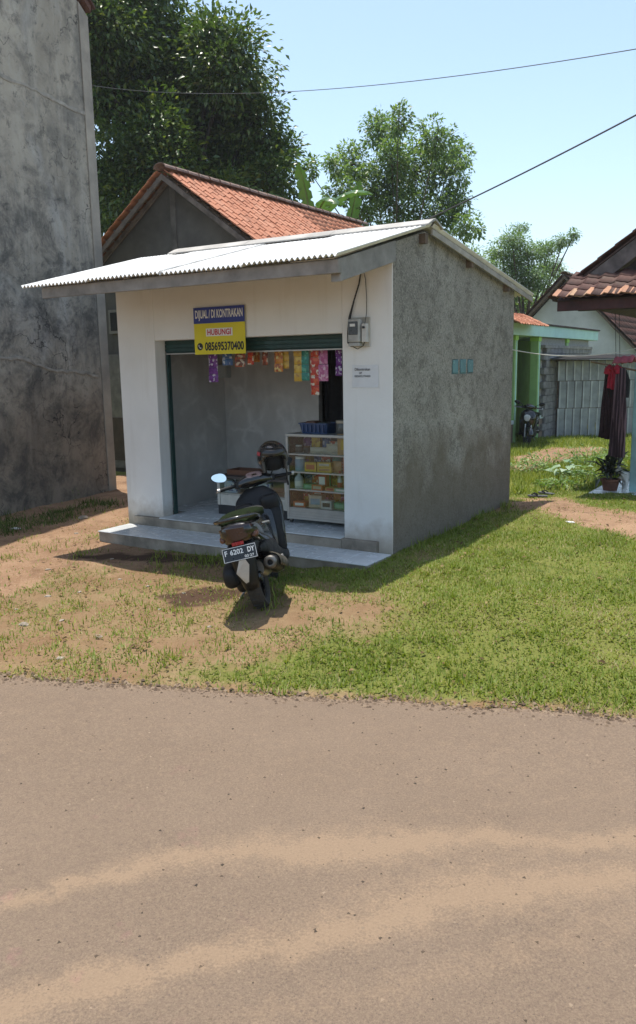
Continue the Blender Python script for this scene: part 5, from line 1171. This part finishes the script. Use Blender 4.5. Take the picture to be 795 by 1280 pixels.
# ------------------------------------------------------------------ foliage helpers
def unit(a): return a/np.maximum(np.linalg.norm(a, axis=-1, keepdims=True), 1e-9)
def leaf_template(wid=.42, fold=.10, droop=.12):
    # y along the leaf 0..1, x across; 6 vertices, 4 triangles folded on the midrib
    V_ = np.array([(0, 0, 0), (-wid/2, .45, fold), (0, .45, 0), (wid/2, .45, fold), (0, 1, -droop), (0, .02, 0)], float)[:5]
    F_ = np.array([(0, 2, 1), (0, 3, 2), (1, 2, 4), (2, 3, 4)]); return V_, F_
def scatter(P, dirs, ups, size, tmpl):
    """copies of a leaf template: P (n,3), dirs leaf axis, ups approximate normal, size (n,)"""
    V0, F0 = tmpl; Yv = unit(dirs); Xv = unit(np.cross(Yv, ups)+1e-6); Zv = np.cross(Xv, Yv); n = len(P)
    V_ = P[:, None, :]+size[:, None, None]*(V0[None, :, 0, None]*Xv[:, None]+V0[None, :, 1, None]*Yv[:, None]+V0[None, :, 2, None]*Zv[:, None])
    F_ = F0[None]+(np.arange(n)*len(V0))[:, None, None]
    return V_.reshape(-1, 3), F_.reshape(-1, F0.shape[1])
def rsph(n, r):
    v = r.normal(size=(n, 3)); return unit(v)
def make_tree(name, label, base, blobs, nleaf, lsize, m, seed, tmpl, trunk_r=.25, clump=.35, nclump=40, squash=1.0, shell=.55, group=None, bark=BARK, droop=.25):
    """base: world xyz of the foot; blobs: (world centre, radius)"""
    r = np.random.default_rng(seed); base = np.array(base, float)
    t = thing(name, label, 'tree', base, 0, group); tr_ = MB()
    cen = np.mean([b[0] for b in blobs], 0)-base; fork = np.array([cen[0]*.35, cen[1]*.35, cen[2]*.48])
    pts = [np.zeros(3)-[0, 0, .3], fork*np.array([.2, .25, .4])+r.normal(size=3)*.08, fork*np.array([.6, .6, .75])+r.normal(size=3)*.1, fork]
    tr_.tube(pts, [trunk_r*1.25, trunk_r, trunk_r*.85, trunk_r*.72], 10)
    P, Dv, Rn = [], [], []; tot = sum(b[1]**2 for b in blobs)
    for (c, rad_) in blobs:
        c = np.array(c)-base; mid = fork+(c-fork)*.5+r.normal(size=3)*rad_*.15+np.array([0, 0, -.05*rad_])
        tr_.tube([fork, mid, c], [trunk_r*.5, trunk_r*.28, trunk_r*.12], 7)
        k = max(4, int(nclump*rad_**2/tot*len(blobs))); dirs = rsph(k, r); rr = rad_*(shell+(1-shell)*r.random(k)**.6)*r.uniform(.75, 1.12, k)
        cc = c+dirs*rr[:, None]*np.array([1, 1, squash])
        for j in range(k):
            if j % 2 == 0: tr_.tube([c+(cc[j]-c)*.05, c+(cc[j]-c)*.55+r.normal(size=3)*.06, cc[j]], [trunk_r*.10, trunk_r*.06, trunk_r*.025], 5)
        nl = max(2, int(nleaf*rad_**2/tot/k)); cl = clump*rad_**.5*r.uniform(.7, 1.3, k)
        off = rsph(k*nl, r)*(r.random(k*nl)**.45)[:, None]*np.repeat(cl, nl)[:, None]*np.array([1, 1, .75])
        P.append(np.repeat(cc, nl, 0)+off); Dv.append(off/np.repeat(cl, nl)[:, None]+np.repeat(dirs, nl, 0)*.5+r.normal(size=(k*nl, 3))*.45-np.array([0, 0, droop]))
        Rn.append(np.clip(np.repeat(r.random(k), nl)*.55+r.random(k*nl)*.5, 0, 1))
    P, Dv, Rn = np.concatenate(P), np.concatenate(Dv), np.concatenate(Rn)
    ups = r.normal(size=P.shape)*.5+np.array([0, 0, 1.]); size = lsize*r.uniform(.65, 1.25, len(P))
    V_, F_ = scatter(P, Dv, ups, size, tmpl)
    tr_.build('trunk', bark, t, smooth=True); fast_mesh('crown', V_, F_, m, t, np.repeat(Rn, len(tmpl[0])))
    return t
def pb(lst, Y0, jit=1.2, seed=1):
    r = random.Random(seed); out = []
    for (px, py, rp) in lst:
        Yd = Y0+r.uniform(-jit, jit); P = gy(px, py, Yd); out.append((P, rp*Yd/1000.))
    return out
JACK = mat_leaf('jackfruit_leaf', (.036, .070, .020), (.078, .140, .034), (.21, .26, .06), .32, .38, .6)
AIRY = mat_leaf('light_leaf', (.095, .16, .065), (.16, .25, .10), (.28, .37, .16), .4, .55)
FEAT = mat_leaf('feathery_leaf', (.11, .18, .075), (.17, .27, .11), (.25, .35, .15), .5, .5)
LT = leaf_template(.48, .09, .15); LN = leaf_template(.36, .06, .18)
jb = pb([(120, 30, 62), (170, 40, 55), (225, 75, 52), (283, 82, 50), (312, 150, 42), (345, 190, 26), (180, 130, 62), (250, 165, 58), (140, 210, 42), (205, 215, 42), (315, 215, 34), (130, 120, 45), (290, 225, 36), (160, 245, 40), (215, 250, 34), (130, 265, 36), (345, 225, 26), (230, 140, 50), (245, 225, 44), (195, 175, 44), (275, 250, 30), (150, -30, 60), (95, 80, 55), (268, 45, 26)], 25, 1.6)
jx_, jy_ = gy(215, 300, 25)[:2]
make_tree('jackfruit_tree', 'tall dense dark green jackfruit tree behind the orange roofed house', (jx_, jy_, -.3), jb, 95000, .18, JACK, 5, LT, .30, .62, 90, 1.0, .15, bark=mat('dark_bark', (.035, .028, .022), .95, .4, 8))
ab = pb([(440, 205, 24), (478, 165, 26), (498, 150, 18), (545, 175, 26), (520, 215, 36), (560, 215, 26), (470, 235, 30), (425, 240, 18), (572, 255, 22), (545, 270, 30), (500, 265, 32), (585, 285, 18), (418, 205, 16), (490, 200, 28), (385, 212, 14), (575, 195, 16), (455, 265, 20)], 29, 1.3, 2)
ax_, ay_ = gy(505, 420, 29)[:2]
make_tree('airy_tree', 'light green airy tree with slender stems seen above the kiosk ridge', (ax_, ay_, -.3), ab, 19000, .15, AIRY, 8, LT, .10, .25, 74, 1.0, .30)
fb = pb([(640, 300, 20), (625, 315, 18), (660, 318, 22), (640, 335, 24), (685, 312, 16), (705, 300, 13), (718, 293, 8), (690, 335, 20), (668, 348, 24), (610, 335, 15), (650, 285, 9), (640, 360, 24)], 37, 1.2, 3)
fx_, fy_ = gy(655, 440, 37)[:2]
make_tree('feathery_tree', 'feathery pale tree rising between the kiosk roof and the porch house', (fx_, fy_, -.4), fb, 17000, .13, FEAT, 12, LN, .15, .42, 34, .55, .15)
bb = pb([(660, 385, 26), (620, 375, 30), (700, 372, 22), (590, 330, 24), (730, 380, 20)], 40, 1.0, 4)
bx2, by2 = gy(655, 450, 40)[:2]
make_tree('bushy_tree', 'darker bushy tree low behind the feathery pale tree', (bx2, by2, -.4), bb, 9000, .16, AIRY, 13, LT, .2, .5, 30, .8, .3)

# ---- banana plants
BAN = mat_leaf('banana_leaf', (.06, .13, .05), (.10, .20, .06), (.17, .28, .09), .3, .35); BANS = mat('banana_stem', (.16, .17, .07), .7, .3, 6)
def banana(px, Y0, leaves, label, zc):
    P = gy(px, 300, Y0); foot = np.array([P[0], P[1], float(H(P[0], P[1]))]); t = thing('banana_plant', label, 'banana plant', foot, 0, 'banana plants')
    MB().tube([(0, 0, -.1), (.05, 0, zc*.5), (0, 0, zc)], [.16, .13, .08], 10).build('stem', BANS, t, smooth=True)
    for (az, el, ln, wd, dr) in leaves:
        n = 34; mb = MB(); h_ = Vector((cos(az), sin(az), 0)); cent = []; p = Vector((0, 0, zc-.1)); e_ = el
        for i in range(n+1):
            cent.append(p.copy()); p = p+(h_*cos(e_)+Vector((0, 0, sin(e_))))*(ln/n); e_ -= dr/n*(.4+1.2*i/n)
        side = h_.cross(Vector((0, 0, 1))); rr = []
        for i, p in enumerate(cent):
            f_ = i/n; T_ = (cent[min(i+1, n)]-cent[max(i-1, 0)]).normalized(); nor = side.cross(T_); w_ = wd*(max(0, (f_-.14)/.86))**.42*(max(0, 1-f_))**.40*1.4+.012; tear = (i % 5 == 2); a_, b_ = (random.uniform(.35, .6), random.uniform(.35, .6)) if tear and f_ > .25 else (random.uniform(.9, 1.05), random.uniform(.9, 1.05))
            rr.append([p+side*w_*a_-nor*.28*w_, p+side*w_*.45+nor*.10*w_, p, p-side*w_*.45+nor*.10*w_, p-side*w_*b_-nor*.28*w_])
        mb.loft(rr, cap=False, closed=False); o = mb.build('leaf', BAN, t, smooth='all')
        a_ = o.data.attributes.new('rnd', 'FLOAT', 'POINT'); a_.data.foreach_set('value', np.full(len(o.data.vertices), random.uniform(.2, .9), np.float32))
        MB().tube(cent, [.025*(1-i/(n+1))+.005 for i in range(n+1)], 5).build('midrib', BANS, o, smooth=True)
banana(390, 23, [(-2.0, 1.4, 1.9, .26, .7), (-.3, 1.15, 2.2, .30, 1.7), (2.9, 1.2, 2.2, .30, 1.6), (-1.2, 1.0, 2.1, .30, 1.9), (.9, 1.2, 2.0, .28, 1.6)], 'banana plant with a broad upright leaf behind the orange ridge', 5.75)
banana(432, 23.5, [(-1.0, 1.35, 2.0, .27, .35), (-2.9, 1.1, 2.1, .28, 1.9), (.2, 1.0, 2.0, .28, 1.9), (1.6, 1.2, 2.0, .26, 1.5), (-1.9, .9, 1.9, .28, 1.9)], 'banana plant with a bright blade-like leaf nearer the airy tree', 5.3)

# ---- far wood closing the horizon
r = np.random.default_rng(77); n = 26000; ang = r.uniform(-1.25, 1.25, n); dist = r.uniform(75, 105, n)
zmax = 5.5+3.0*vnoise(ang*9, ang*0, 51, 1)+2.2*vnoise(ang*31, ang*0, 52, 1); P = np.stack([dist*np.sin(ang), dist*np.cos(ang), -.6+zmax*r.random(n)**.8], -1)
V_, F_ = scatter(P, r.normal(size=(n, 3)), r.normal(size=(n, 3))+[0, 0, 1], r.uniform(.7, 1.6, n), LT)
tag(fast_mesh('distant_wood', V_, F_, AIRY, None, np.repeat(r.random(n)*.5, 5)), 'distant green wood behind the houses', 'wood', kind='stuff')

# ------------------------------------------------------------------ grass
GRASS = mat_leaf('grass_blade', (.125, .165, .020), (.19, .255, .032), (.37, .37, .08), .55, .35, .3)
DRY = mat_leaf('dry_grass', (.24, .19, .09), (.36, .29, .15), (.44, .36, .2), .7, .3, .2)
def blade_tmpl():
    V_ = np.array([(-.5, 0, 0), (.5, 0, 0), (-.42, .5, .06), (.42, .5, .06), (0, 1.0, -.08)], float); return V_, np.array([(0, 1, 3), (0, 3, 2), (2, 3, 4)])
def grass(name, label, x, y, hgt, wid, m, lean, seed, rn=None):
    r = np.random.default_rng(seed); n = len(x); V0, F0 = blade_tmpl(); z_ = H(x, y)-.004; az = r.uniform(0, 2*pi, n); ln = np.clip(lean*r.normal(1., .22, n), .05, 1.5)
    dirs = np.stack([np.cos(az)*np.sin(ln), np.sin(az)*np.sin(ln), np.cos(ln)], -1); side = np.stack([-np.sin(az), np.cos(az), 0*az], -1); nor = np.cross(side, dirs); P = np.stack([x, y, z_], -1)
    V_ = P[:, None]+V0[None, :, 0, None]*(wid[:, None, None]*side[:, None])+V0[None, :, 1, None]*(hgt[:, None, None]*dirs[:, None])+V0[None, :, 2, None]*(hgt[:, None, None]*nor[:, None])*1.5
    F_ = (F0[None]+(np.arange(n)*5)[:, None, None]).reshape(-1, 3); rn = r.random(n) if rn is None else rn
    return tag(fast_mesh(name, V_.reshape(-1, 3), F_, m, None, np.repeat(rn, 5)), label, 'grass', kind='stuff')
def visible(x, y, mg=90):
    d = np.stack([x, y, H(x, y)-EYE], -1); w_ = d@_F; px = 397.5+FPX*(d@_R)/w_; return (w_ > .5) & (px > -mg) & (px < 795+mg)
def sampler(n, x0, x1, y0, y1, seed):
    r = np.random.default_rng(seed); x = r.uniform(x0, x1, n); y = r.uniform(y0, y1, n); u, v = shop_uv(x, y)
    ok = (y > road_edge(x)+.0) & ~((u > -.015) & (u < W+.02) & (v > -.01) & (v < D)) & ~((u > -.03) & (u < 3.43) & (v > SY0-.01) & (v < .1)) & visible(x, y)
    q = (x-B1[0])*dd[0]+(y-B1[1])*dd[1]; s_ = (x-B1[0])*-dd[1]+(y-B1[1])*dd[0]; ok &= ~((q < .05) & (s_ > -.03))
    lx = -((x-E0[0])*SU[0]+(y-E0[1])*SU[1]); ly = (x-E0[0])*SV[0]+(y-E0[1])*SV[1]; ok &= ~((lx > pfx) & (ly > pfy) & (ly < 3))
    return x[ok], y[ok], r
x, y, r = sampler(820000, -4.6, 6.0, 3.9, 12.2, 101); a, b, c = masks(x, y); u, v = shop_uv(x, y)
dens = (1-.97*a)*(1-.66*b)*(1-.9*c); patch = .35+.65*sm(.25, .6, vnoise(x, y, 61, 2.6)*.6+vnoise(x, y, 62, 7)*.4)
bare = sm(.30, .52, vnoise(x, y, 63, 3.3)*.5+vnoise(x, y, 66, 9)*.5)
dens = dens*patch*(1-b*(1-bare*1.25))*np.clip(7.5/np.hypot(x, y), .35, 1)**1.2
k = r.random(len(x)) < dens*.9; x, y = x[k], y[k]; b = b[k]; u, v = u[k], v[k]
tall = sm(.55, .75, vnoise(x, y, 64, 4))*.7+.9*sm(.55, .12, y-road_edge(x))*sm(-.8, .6, x)+.6*sm(.0, -.35, u)*sm(-.55, -.05, u)*(v > -.5)
hg = (.026+.026*r.random(len(x)))*(1+tall*.45); wd_ = .0065+.0060*r.random(len(x)); 
yel = vnoise(x, y, 65, 1.6)*.5+vnoise(x, y, 67, 5)*.3
rn = np.clip(.10+.62*r.random(len(x))+.85*(yel-.36), 0, 1); dryk = r.random(len(x)) < np.where(r.random(len(b)) < b, .55, .15+.40*sm(.38, .60, yel)+.35*sm(.25, .05, y-road_edge(x)))
grass('grass', 'short green lawn grass around the kiosk', x[~dryk], y[~dryk], hg[~dryk], wd_[~dryk], GRASS, 1.16, 111, rn[~dryk]); print('NBLADES', len(x))
grass('dry_grass', 'straw coloured dry grass along the road and worn patches', x[dryk], y[dryk], hg[dryk]*.85, wd_[dryk]*.8, DRY, 1.25, 112)
x, y, r = sampler(300000, 1.5, 13, 11.5, 25, 103); a, b, c = masks(x, y); patch = .3+.7*sm(.3, .6, vnoise(x, y, 71, 1.3))
k = (r.random(len(x)) < (1-.98*a)*(1-.75*b)*patch*.75); x, y = x[k], y[k]
grass('yard_grass', 'rough sunlit grass and weeds of the back yard', x, y, .07+.12*r.random(len(x))*(.5+vnoise(x, y, 72, 1.5)), .012+.012*r.random(len(x)), GRASS, .9, 113)
# tufts: taller blades along the old wall, at the kiosk step and near the road
tx, ty, th_ = [], [], []
def tuft(px, py, n, sp, h_):
    P = gz(px, py); tx.append(RNG.normal(P[0], sp, n)); ty.append(RNG.normal(P[1], sp*1.3, n)); th_.append(h_*RNG.uniform(.5, 1.2, n))
for k in range(46): tuft(*(lambda q: (q, 650-.23*q+RNG.uniform(3, 20)))(RNG.uniform(-60, 140)), 45, .10, .09)
for k in range(10): tuft(RNG.uniform(-30, 40), RNG.uniform(618, 655), 45, .12, .15)
for k in range(16): tuft(RNG.uniform(180, 300), RNG.uniform(693, 712), 22, .05, .10)
for k in range(14): tuft(RNG.uniform(0, 130), RNG.uniform(676, 700), 18, .06, .07)
for k in range(60): tuft(RNG.uniform(0, 330), RNG.uniform(730, 850), 16, .05, .06)
for k in range(26): tuft(RNG.uniform(330, 800), RNG.uniform(800, 872), 22, .07, .065)
for k in range(20): tuft(*(lambda q: (495+143*q, 694-57*q+RNG.uniform(0, 10)))(RNG.random()), 30, .06, .13)
for (px, py) in ((345, 772), (352, 765), (338, 780), (300, 772)): tuft(px, py, 7, .025, .14)
x, y, h_ = np.concatenate(tx), np.concatenate(ty), np.concatenate(th_); u, v = shop_uv(x, y)
q_ = (x-B1[0])*dd[0]+(y-B1[1])*dd[1]; s_ = (x-B1[0])*-dd[1]+(y-B1[1])*dd[0]
k = (y > road_edge(x)) & ~((u > -.01) & (u < 3.45) & (v > SY0)) & ~((q_ < .05) & (s_ > -.02)); x, y, h_ = x[k], y[k], h_[k]
WGR = mat_leaf('shade_painted_grass', (.05, .085, .018), (.08, .125, .025), (.15, .19, .05), .6, .3, .2); sw_ = np.hypot(q_[k]*0, s_[k]) < 1.2  # grass colours darkened: the old wall's shade is put into the blades
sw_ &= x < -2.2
grass('wall_grass', 'rough grass with painted shade along the foot of the old wall', x[sw_], y[sw_], h_[sw_], .006+.007*RNG.random(sw_.sum()), WGR, .85, 115)
grass('grass_tufts', 'taller weed tufts by walls and roadside', x[~sw_], y[~sw_], h_[~sw_], .005+.006*RNG.random((~sw_).sum()), GRASS, .7, 114)
# fallen leaves on lawn and soil, crumbs along the road edge: too many to count
rl = np.random.default_rng(321); n = 900; x = rl.uniform(-3.6, 4.2, n); y = rl.uniform(4.2, 10.5, n); u, v = shop_uv(x, y); k = (y > road_edge(x)+.02) & ~((u > -.02) & (u < 3.45) & (v > SY0)); x, y = x[k], y[k]; n = len(x)
V_, F_ = scatter(np.stack([x, y, H(x, y)+.022], -1), np.stack([rl.normal(size=n), rl.normal(size=n), rl.normal(size=n)*.2], -1), np.tile([0, 0, 1.], (n, 1))+rl.normal(size=(n, 3))*.3, rl.uniform(.025, .06, n), leaf_template(.45, .12, .15))
tag(fast_mesh('fallen_leaves', V_, F_, mat_leaf('fallen_leaf', (.07, .045, .025), (.17, .11, .05), (.34, .25, .12), .8, .1, .1), None, np.repeat(rl.random(n), 5)), 'brown fallen leaves scattered over the lawn', 'leaves', kind='stuff')
n = 3000; x = rl.uniform(-3, 3, n); y = road_edge(x)+rl.normal(0, .055, n)-.015; sz = .003+.009*rl.random(n)**2.5; Vt = np.array([(-1, -1, 0), (1, -1, 0), (1, 1, 0), (-1, 1, 0), (.1, -.1, 1.1)], float); Ft = np.array([(0, 1, 4), (1, 2, 4), (2, 3, 4), (3, 0, 4)]); az = rl.uniform(0, 6.28, n)
V_ = np.stack([x[:, None]+sz[:, None]*(Vt[:, 0]*np.cos(az)[:, None]-Vt[:, 1]*np.sin(az)[:, None]), y[:, None]+sz[:, None]*(Vt[:, 0]*np.sin(az)[:, None]+Vt[:, 1]*np.cos(az)[:, None]), np.maximum(H(x, y), .006+.012*(vnoise(x, y, 31, .8)-.5)*(y < road_edge(x)))[:, None]+.001+sz[:, None]*Vt[:, 2]], -1).reshape(-1, 3)
tag(fast_mesh('edge_gravel', V_, (Ft[None]+(np.arange(n)*5)[:, None, None]).reshape(-1, 3), mat_leaf('edge_gravel', (.07, .05, .036), (.14, .10, .07), (.24, .18, .125), .9, .0, .1), None, np.repeat(rl.random(n), 5)), 'crumbled gravel along the edge of the road', 'gravel', kind='stuff')
# broad-leaved ground weeds in the back yard
r = np.random.default_rng(88); WEED = mat_leaf('weed_leaf', (.08, .15, .03), (.14, .24, .05), (.23, .34, .08), .45, .35)
def weed(name, label, px, py, z0, n, rad_, hgt, ls, m, tm, group=None):
    P0 = gz(px, py, z0); P0[2] = float(H(P0[0], P0[1])); t = thing(name, label, 'plant', P0, 0, group)
    aa = r.uniform(0, 2*pi, n); rr = rad_*np.sqrt(r.random(n)); zz = hgt*r.uniform(.25, 1, n)*(1-.5*rr/rad_)
    P = np.stack([rr*np.cos(aa), rr*np.sin(aa), zz], -1); D_ = np.stack([np.cos(aa), np.sin(aa), r.uniform(-.2, .7, n)], -1)+r.normal(size=(n, 3))*.3
    V_, F_ = scatter(P, D_, np.tile([0, 0, 1.], (n, 1))+r.normal(size=(n, 3))*.2, ls*r.uniform(.6, 1.2, n), tm); fast_mesh('leaves', V_, F_, m, t, np.repeat(r.random(n), len(tm[0])))
    st_ = MB()
    for k in range(0, n, max(1, n//24)): st_.tube([(P[k][0]*.15, P[k][1]*.15, -.02), (P[k][0]*.6, P[k][1]*.6, P[k][2]*.6), P[k]], [.006, .004, .002], 4)
    st_.build('stems', mat('weed_stem', (.10, .14, .04), .7), t, smooth=True); return t
LW = leaf_template(.75, .10, .2)
weed('broadleaf_plant', 'clump of large pale taro-like leaves in the sunny back yard', 712, 598, 0, 46, .30, .34, .17, mat_leaf('taro_leaf', (.20, .32, .17), (.30, .42, .26), (.42, .52, .38), .4, .3), LW)
for i, (px, py, rd, hh, lb) in enumerate([(683, 583, .5, .32, 'leafy green weed clump beside the dirt patch, before the metal screen'), (660, 590, .45, .25, 'low leafy weed clump next to the kiosk rear corner'), (735, 572, .55, .35, 'tall weed clump at the foot of the metal screen path'), (748, 585, .5, .3, 'leafy weed clump below the hanging clothes'), (700, 618, .35, .16, 'low weeds beside the pair of dark sandals'), (735, 606, .35, .2, 'dark leafy weeds spreading from the potted plant'), (770, 578, .5, .3, 'weed clump behind the potted plant')]):
    weed('weed_clump', lb, px, py, -.05, 260, rd, hh, .085, WEED, LT, 'weed clumps of the back yard')
weed('wall_weed', 'dark green bushy weed growing against the old wall', 12, 630, 0, 240, .30, .45, .085, WEED, LT, 'weeds at the old wall'); weed('wall_weed', 'small leafy weed by the old wall, half way to its corner', 84, 622, 0, 130, .2, .28, .07, WEED, LT, 'weeds at the old wall')
# ---- potted plant on the porch corner
pp0 = gz(762, 623, .0); pp = thing('potted_plant', 'dark spiky-leaved plant in a red clay pot at the porch corner', 'plant', (pp0[0], pp0[1], float(H(pp0[0], pp0[1])))); 
MB().lathe([(0, 0), (.085, 0), (.12, .16), (.135, .165), (.135, .195), (.115, .195), (.11, .17), (0, .17)], 18, 'z').build('pot', mat('clay_pot', (.16, .065, .04), .85, .3, 9), pp, smooth=True)
n = 90; aa = r.uniform(0, 2*pi, n); el = r.uniform(-.25, 1.35, n); D_ = np.stack([np.cos(aa)*np.cos(el), np.sin(aa)*np.cos(el), np.sin(el)], -1); st0 = np.stack([r.normal(0, .06, n), r.normal(0, .06, n), r.uniform(.2, .38, n)], -1)
V_, F_ = scatter(st0, D_, np.tile([0, 0, 1.], (n, 1)), r.uniform(.16, .36, n), leaf_template(.20, .05, .22))
fast_mesh('leaves', V_, F_, mat_leaf('dark_spiky_leaf', (.010, .016, .012), (.018, .028, .016), (.035, .05, .025), .4, .15), pp, np.repeat(r.random(n), 5))
MB().tube([(0, 0, .16), (.01, 0, .3), (0, .01, .42)], [.02, .018, .01], 6).build('stem', BARK, pp, smooth=True)

# ---- cat sitting on the porch edge
cp0 = gz(783, 613, .12); ct = thing('cat', 'white cat with a brown patch standing on the porch tiles by the column', 'cat', (cp0[0], cp0[1], .1185), rad(182))
def skin_mesh(name, nodes, edges, m, par):
    me = bpy.data.meshes.new(name); me.from_pydata([n_[0] for n_ in nodes], edges, []); o = bpy.data.objects.new(name, me); link(o, par)
    md = o.modifiers.new('skin', 'SKIN'); 
    for i, n_ in enumerate(nodes): sv = me.skin_vertices[0].data[i]; sv.radius = (n_[1], n_[1]); sv.use_root = (i == 0)
    o.modifiers.new('sub', 'SUBSURF').levels = 2; o.modifiers['sub'].render_levels = 2; me.materials.append(m); return o
CATM, _nt, _p = base_mat('cat_fur'); _P = pos(_nt, True)
_nt.links.new(mix(_nt, ramp(_nt, noise(_nt, _P, 5.5, 3), [(.56, 0.), (.6, 1.)]), (.62, .61, .58), (.22, .13, .07)), _p.inputs['Base Color']); _p.inputs['Roughness'].default_value = .95
_nt.links.new(bump(_nt, noise(_nt, _P, 160, 3), .6, .004), _p.inputs['Normal'])
# x forward (towards the head)
nd = [((-.22, 0, .21), .062), ((-.10, 0, .205), .064), ((.0, 0, .20), .066), ((.06, 0, .225), .05), ((.10, 0, .265), .036), ((.135, 0, .285), .046), ((.175, 0, .275), .026),
      ((.02, .045, .12), .026), ((.03, .045, .06), .018), ((.03, .045, .016), .015), ((.05, .045, .012), .016), ((.02, -.045, .12), .026), ((.03, -.045, .06), .018), ((.03, -.045, .016), .015), ((.05, -.045, .012), .016),
      ((-.21, .05, .13), .038), ((-.25, .05, .085), .02), ((-.22, .05, .016), .016), ((-.195, .05, .012), .017), ((-.21, -.05, .13), .038), ((-.25, -.05, .085), .02), ((-.22, -.05, .016), .016), ((-.195, -.05, .012), .017),
      ((-.29, 0, .22), .02), ((-.38, .02, .17), .016), ((-.44, .05, .10), .014), ((.125, .028, .328), .012), ((.118, .032, .352), .004), ((.125, -.028, .328), .012), ((.118, -.032, .352), .004)]
ed = [(0, 1), (1, 2), (2, 3), (3, 4), (4, 5), (5, 6), (2, 7), (7, 8), (8, 9), (9, 10), (2, 11), (11, 12), (12, 13), (13, 14), (0, 15), (15, 16), (16, 17), (17, 18), (0, 19), (19, 20), (20, 21), (21, 22), (0, 23), (23, 24), (24, 25), (5, 26), (26, 27), (5, 28), (28, 29)]
skin_mesh('body', nd, ed, CATM, ct)

# ---- pair of sandals, stones and litter
def sandal(px, py, rz, label):
    P = gz(px, py, .0); t = thing('sandal', label, 'sandal', (P[0], P[1], float(H(P[0], P[1]))+.02), rz, 'pair of sandals in the grass')
    out = [(.0, -.13), (.035, -.12), (.04, -.05), (.034, .02), (.046, .09), (.02, .135), (-.02, .135), (-.046, .09), (-.034, .02), (-.04, -.05), (-.035, -.12)]
    MB().prism(out, 2, 0, .022).build('sole', mat('sandal_grey', (.09, .095, .10), .7, .3, 20), t, bevel=.004)
    for s_ in (-1, 1): MB().tube([(0, .085, .024), (s_*.022, .05, .048), (s_*.038, .0, .024)], [.006, .009, .008], 6).build('strap', BLACKP, t, smooth=True)
sandal(672, 629, 1.2, 'grey sandal lying flat beside the footpath, toe to its mate'); sandal(683, 624, .6, 'grey sandal lying askew beside its mate in the grass')
STN = mat('pale_stone', (.36, .30, .24), .9, .3, 14, bmp=.5, bscale=50); SCR = mat('white_scrap', (.65, .65, .63), .7, .1, 20)
def lump(name, label, cat, px, py, sx, sy, sz, m, group, sub=2):
    P = gz(px, py, .0); bm = bmesh.new(); bmesh.ops.create_icosphere(bm, subdivisions=sub, radius=1); rr = random.Random(int(px*7+py))
    for v_ in bm.verts: f_ = 1+rr.uniform(-.22, .22); v_.co = (v_.co.x*sx*f_, v_.co.y*sy*f_, max(-.25, v_.co.z)*sz*f_)
    me = bpy.data.meshes.new(name); bm.to_mesh(me); bm.free(); me.materials.append(m); o = link(bpy.data.objects.new(name, me)); o.location = (P[0], P[1], float(H(P[0], P[1]))+sz*.25); o.rotation_euler = (0, 0, rr.uniform(0, 6)); return tag(o, label, cat, group)
for i, (px, py, s_) in enumerate([(105, 649, .07), (60, 745, .03), (30, 780, .045), (78, 776, .025), (100, 740, .025), (150, 725, .02), (123, 798, .03), (20, 760, .02), (185, 735, .02), (75, 823, .03), (200, 765, .02), (60, 712, .03), (140, 700, .02), (230, 745, .022), (95, 668, .03), (262, 788, .02)]):
    lump('stone', 'small pale stone lying on the worn ground before the kiosk', 'stone', px, py, s_, s_*.75, s_*.4, STN, 'pale stones on the worn ground')
lump('litter_scrap', 'white scrap of litter on the footpath right of the lawn', 'litter', 712, 671, .05, .03, .012, SCR, 'scraps of litter'); lump('litter_scrap', 'white plastic scrap in the shaded weeds by the old wall', 'litter', 20, 660, .07, .04, .015, SCR, 'scraps of litter')
lump('litter_scrap', 'pale crumpled scrap near the weed clumps of the back yard', 'litter', 689, 597, .08, .06, .03, SCR, 'scraps of litter')
# fine grit and leaf bits on the road: too many to count
r = np.random.default_rng(99); n = 2600; x = r.uniform(-3.2, 3.0, n); y = 1.6+(road_edge(x)-1.65)*r.random(n)**.8
sz = .0035+.006*r.random(n)**3; Vt = np.array([(-1, -1, 0), (1, -1, 0), (0, 1.2, 0), (0, 0, .9)], float); Ft = np.array([(0, 1, 3), (1, 2, 3), (2, 0, 3)]); az = r.uniform(0, 6.28, n)
V_ = np.stack([x[:, None]+sz[:, None]*(Vt[:, 0]*np.cos(az)[:, None]-Vt[:, 1]*np.sin(az)[:, None]), y[:, None]+sz[:, None]*(Vt[:, 0]*np.sin(az)[:, None]+Vt[:, 1]*np.cos(az)[:, None]), .006+.012*(vnoise(x, y, 31, .8)-.5)[:, None]+.002+sz[:, None]*Vt[:, 2]], -1).reshape(-1, 3)
GRIT = mat_leaf('road_grit', (.05, .04, .032), (.13, .095, .068), (.30, .23, .165), .9, .0, .1)
tag(fast_mesh('road_grit', V_, (Ft[None]+(np.arange(n)*4)[:, None, None]).reshape(-1, 3), GRIT, None, np.repeat(r.random(n), 4)), 'grit and leaf bits scattered on the road', 'grit', kind='stuff')

# ------------------------------------------------------------------ thin midday haze
hz = MB().box((-700, -700, -2.2), (700, 700, 21)).build('haze', mat('haze_surface', (1, 1, 1)))
hm_ = bpy.data.materials.new('haze_air'); hm_.use_nodes = True; hm_.node_tree.nodes.clear()
pv = hm_.node_tree.nodes.new('ShaderNodeVolumePrincipled'); pv.inputs['Density'].default_value = .0006; pv.inputs['Color'].default_value = (.92, .96, 1, 1); pv.inputs['Anisotropy'].default_value = .2
oo = hm_.node_tree.nodes.new('ShaderNodeOutputMaterial'); hm_.node_tree.links.new(pv.outputs[0], oo.inputs['Volume'])
hz.data.materials.clear(); hz.data.materials.append(hm_); tag(hz, 'thin pale midday haze over the yard', 'haze', kind='stuff')
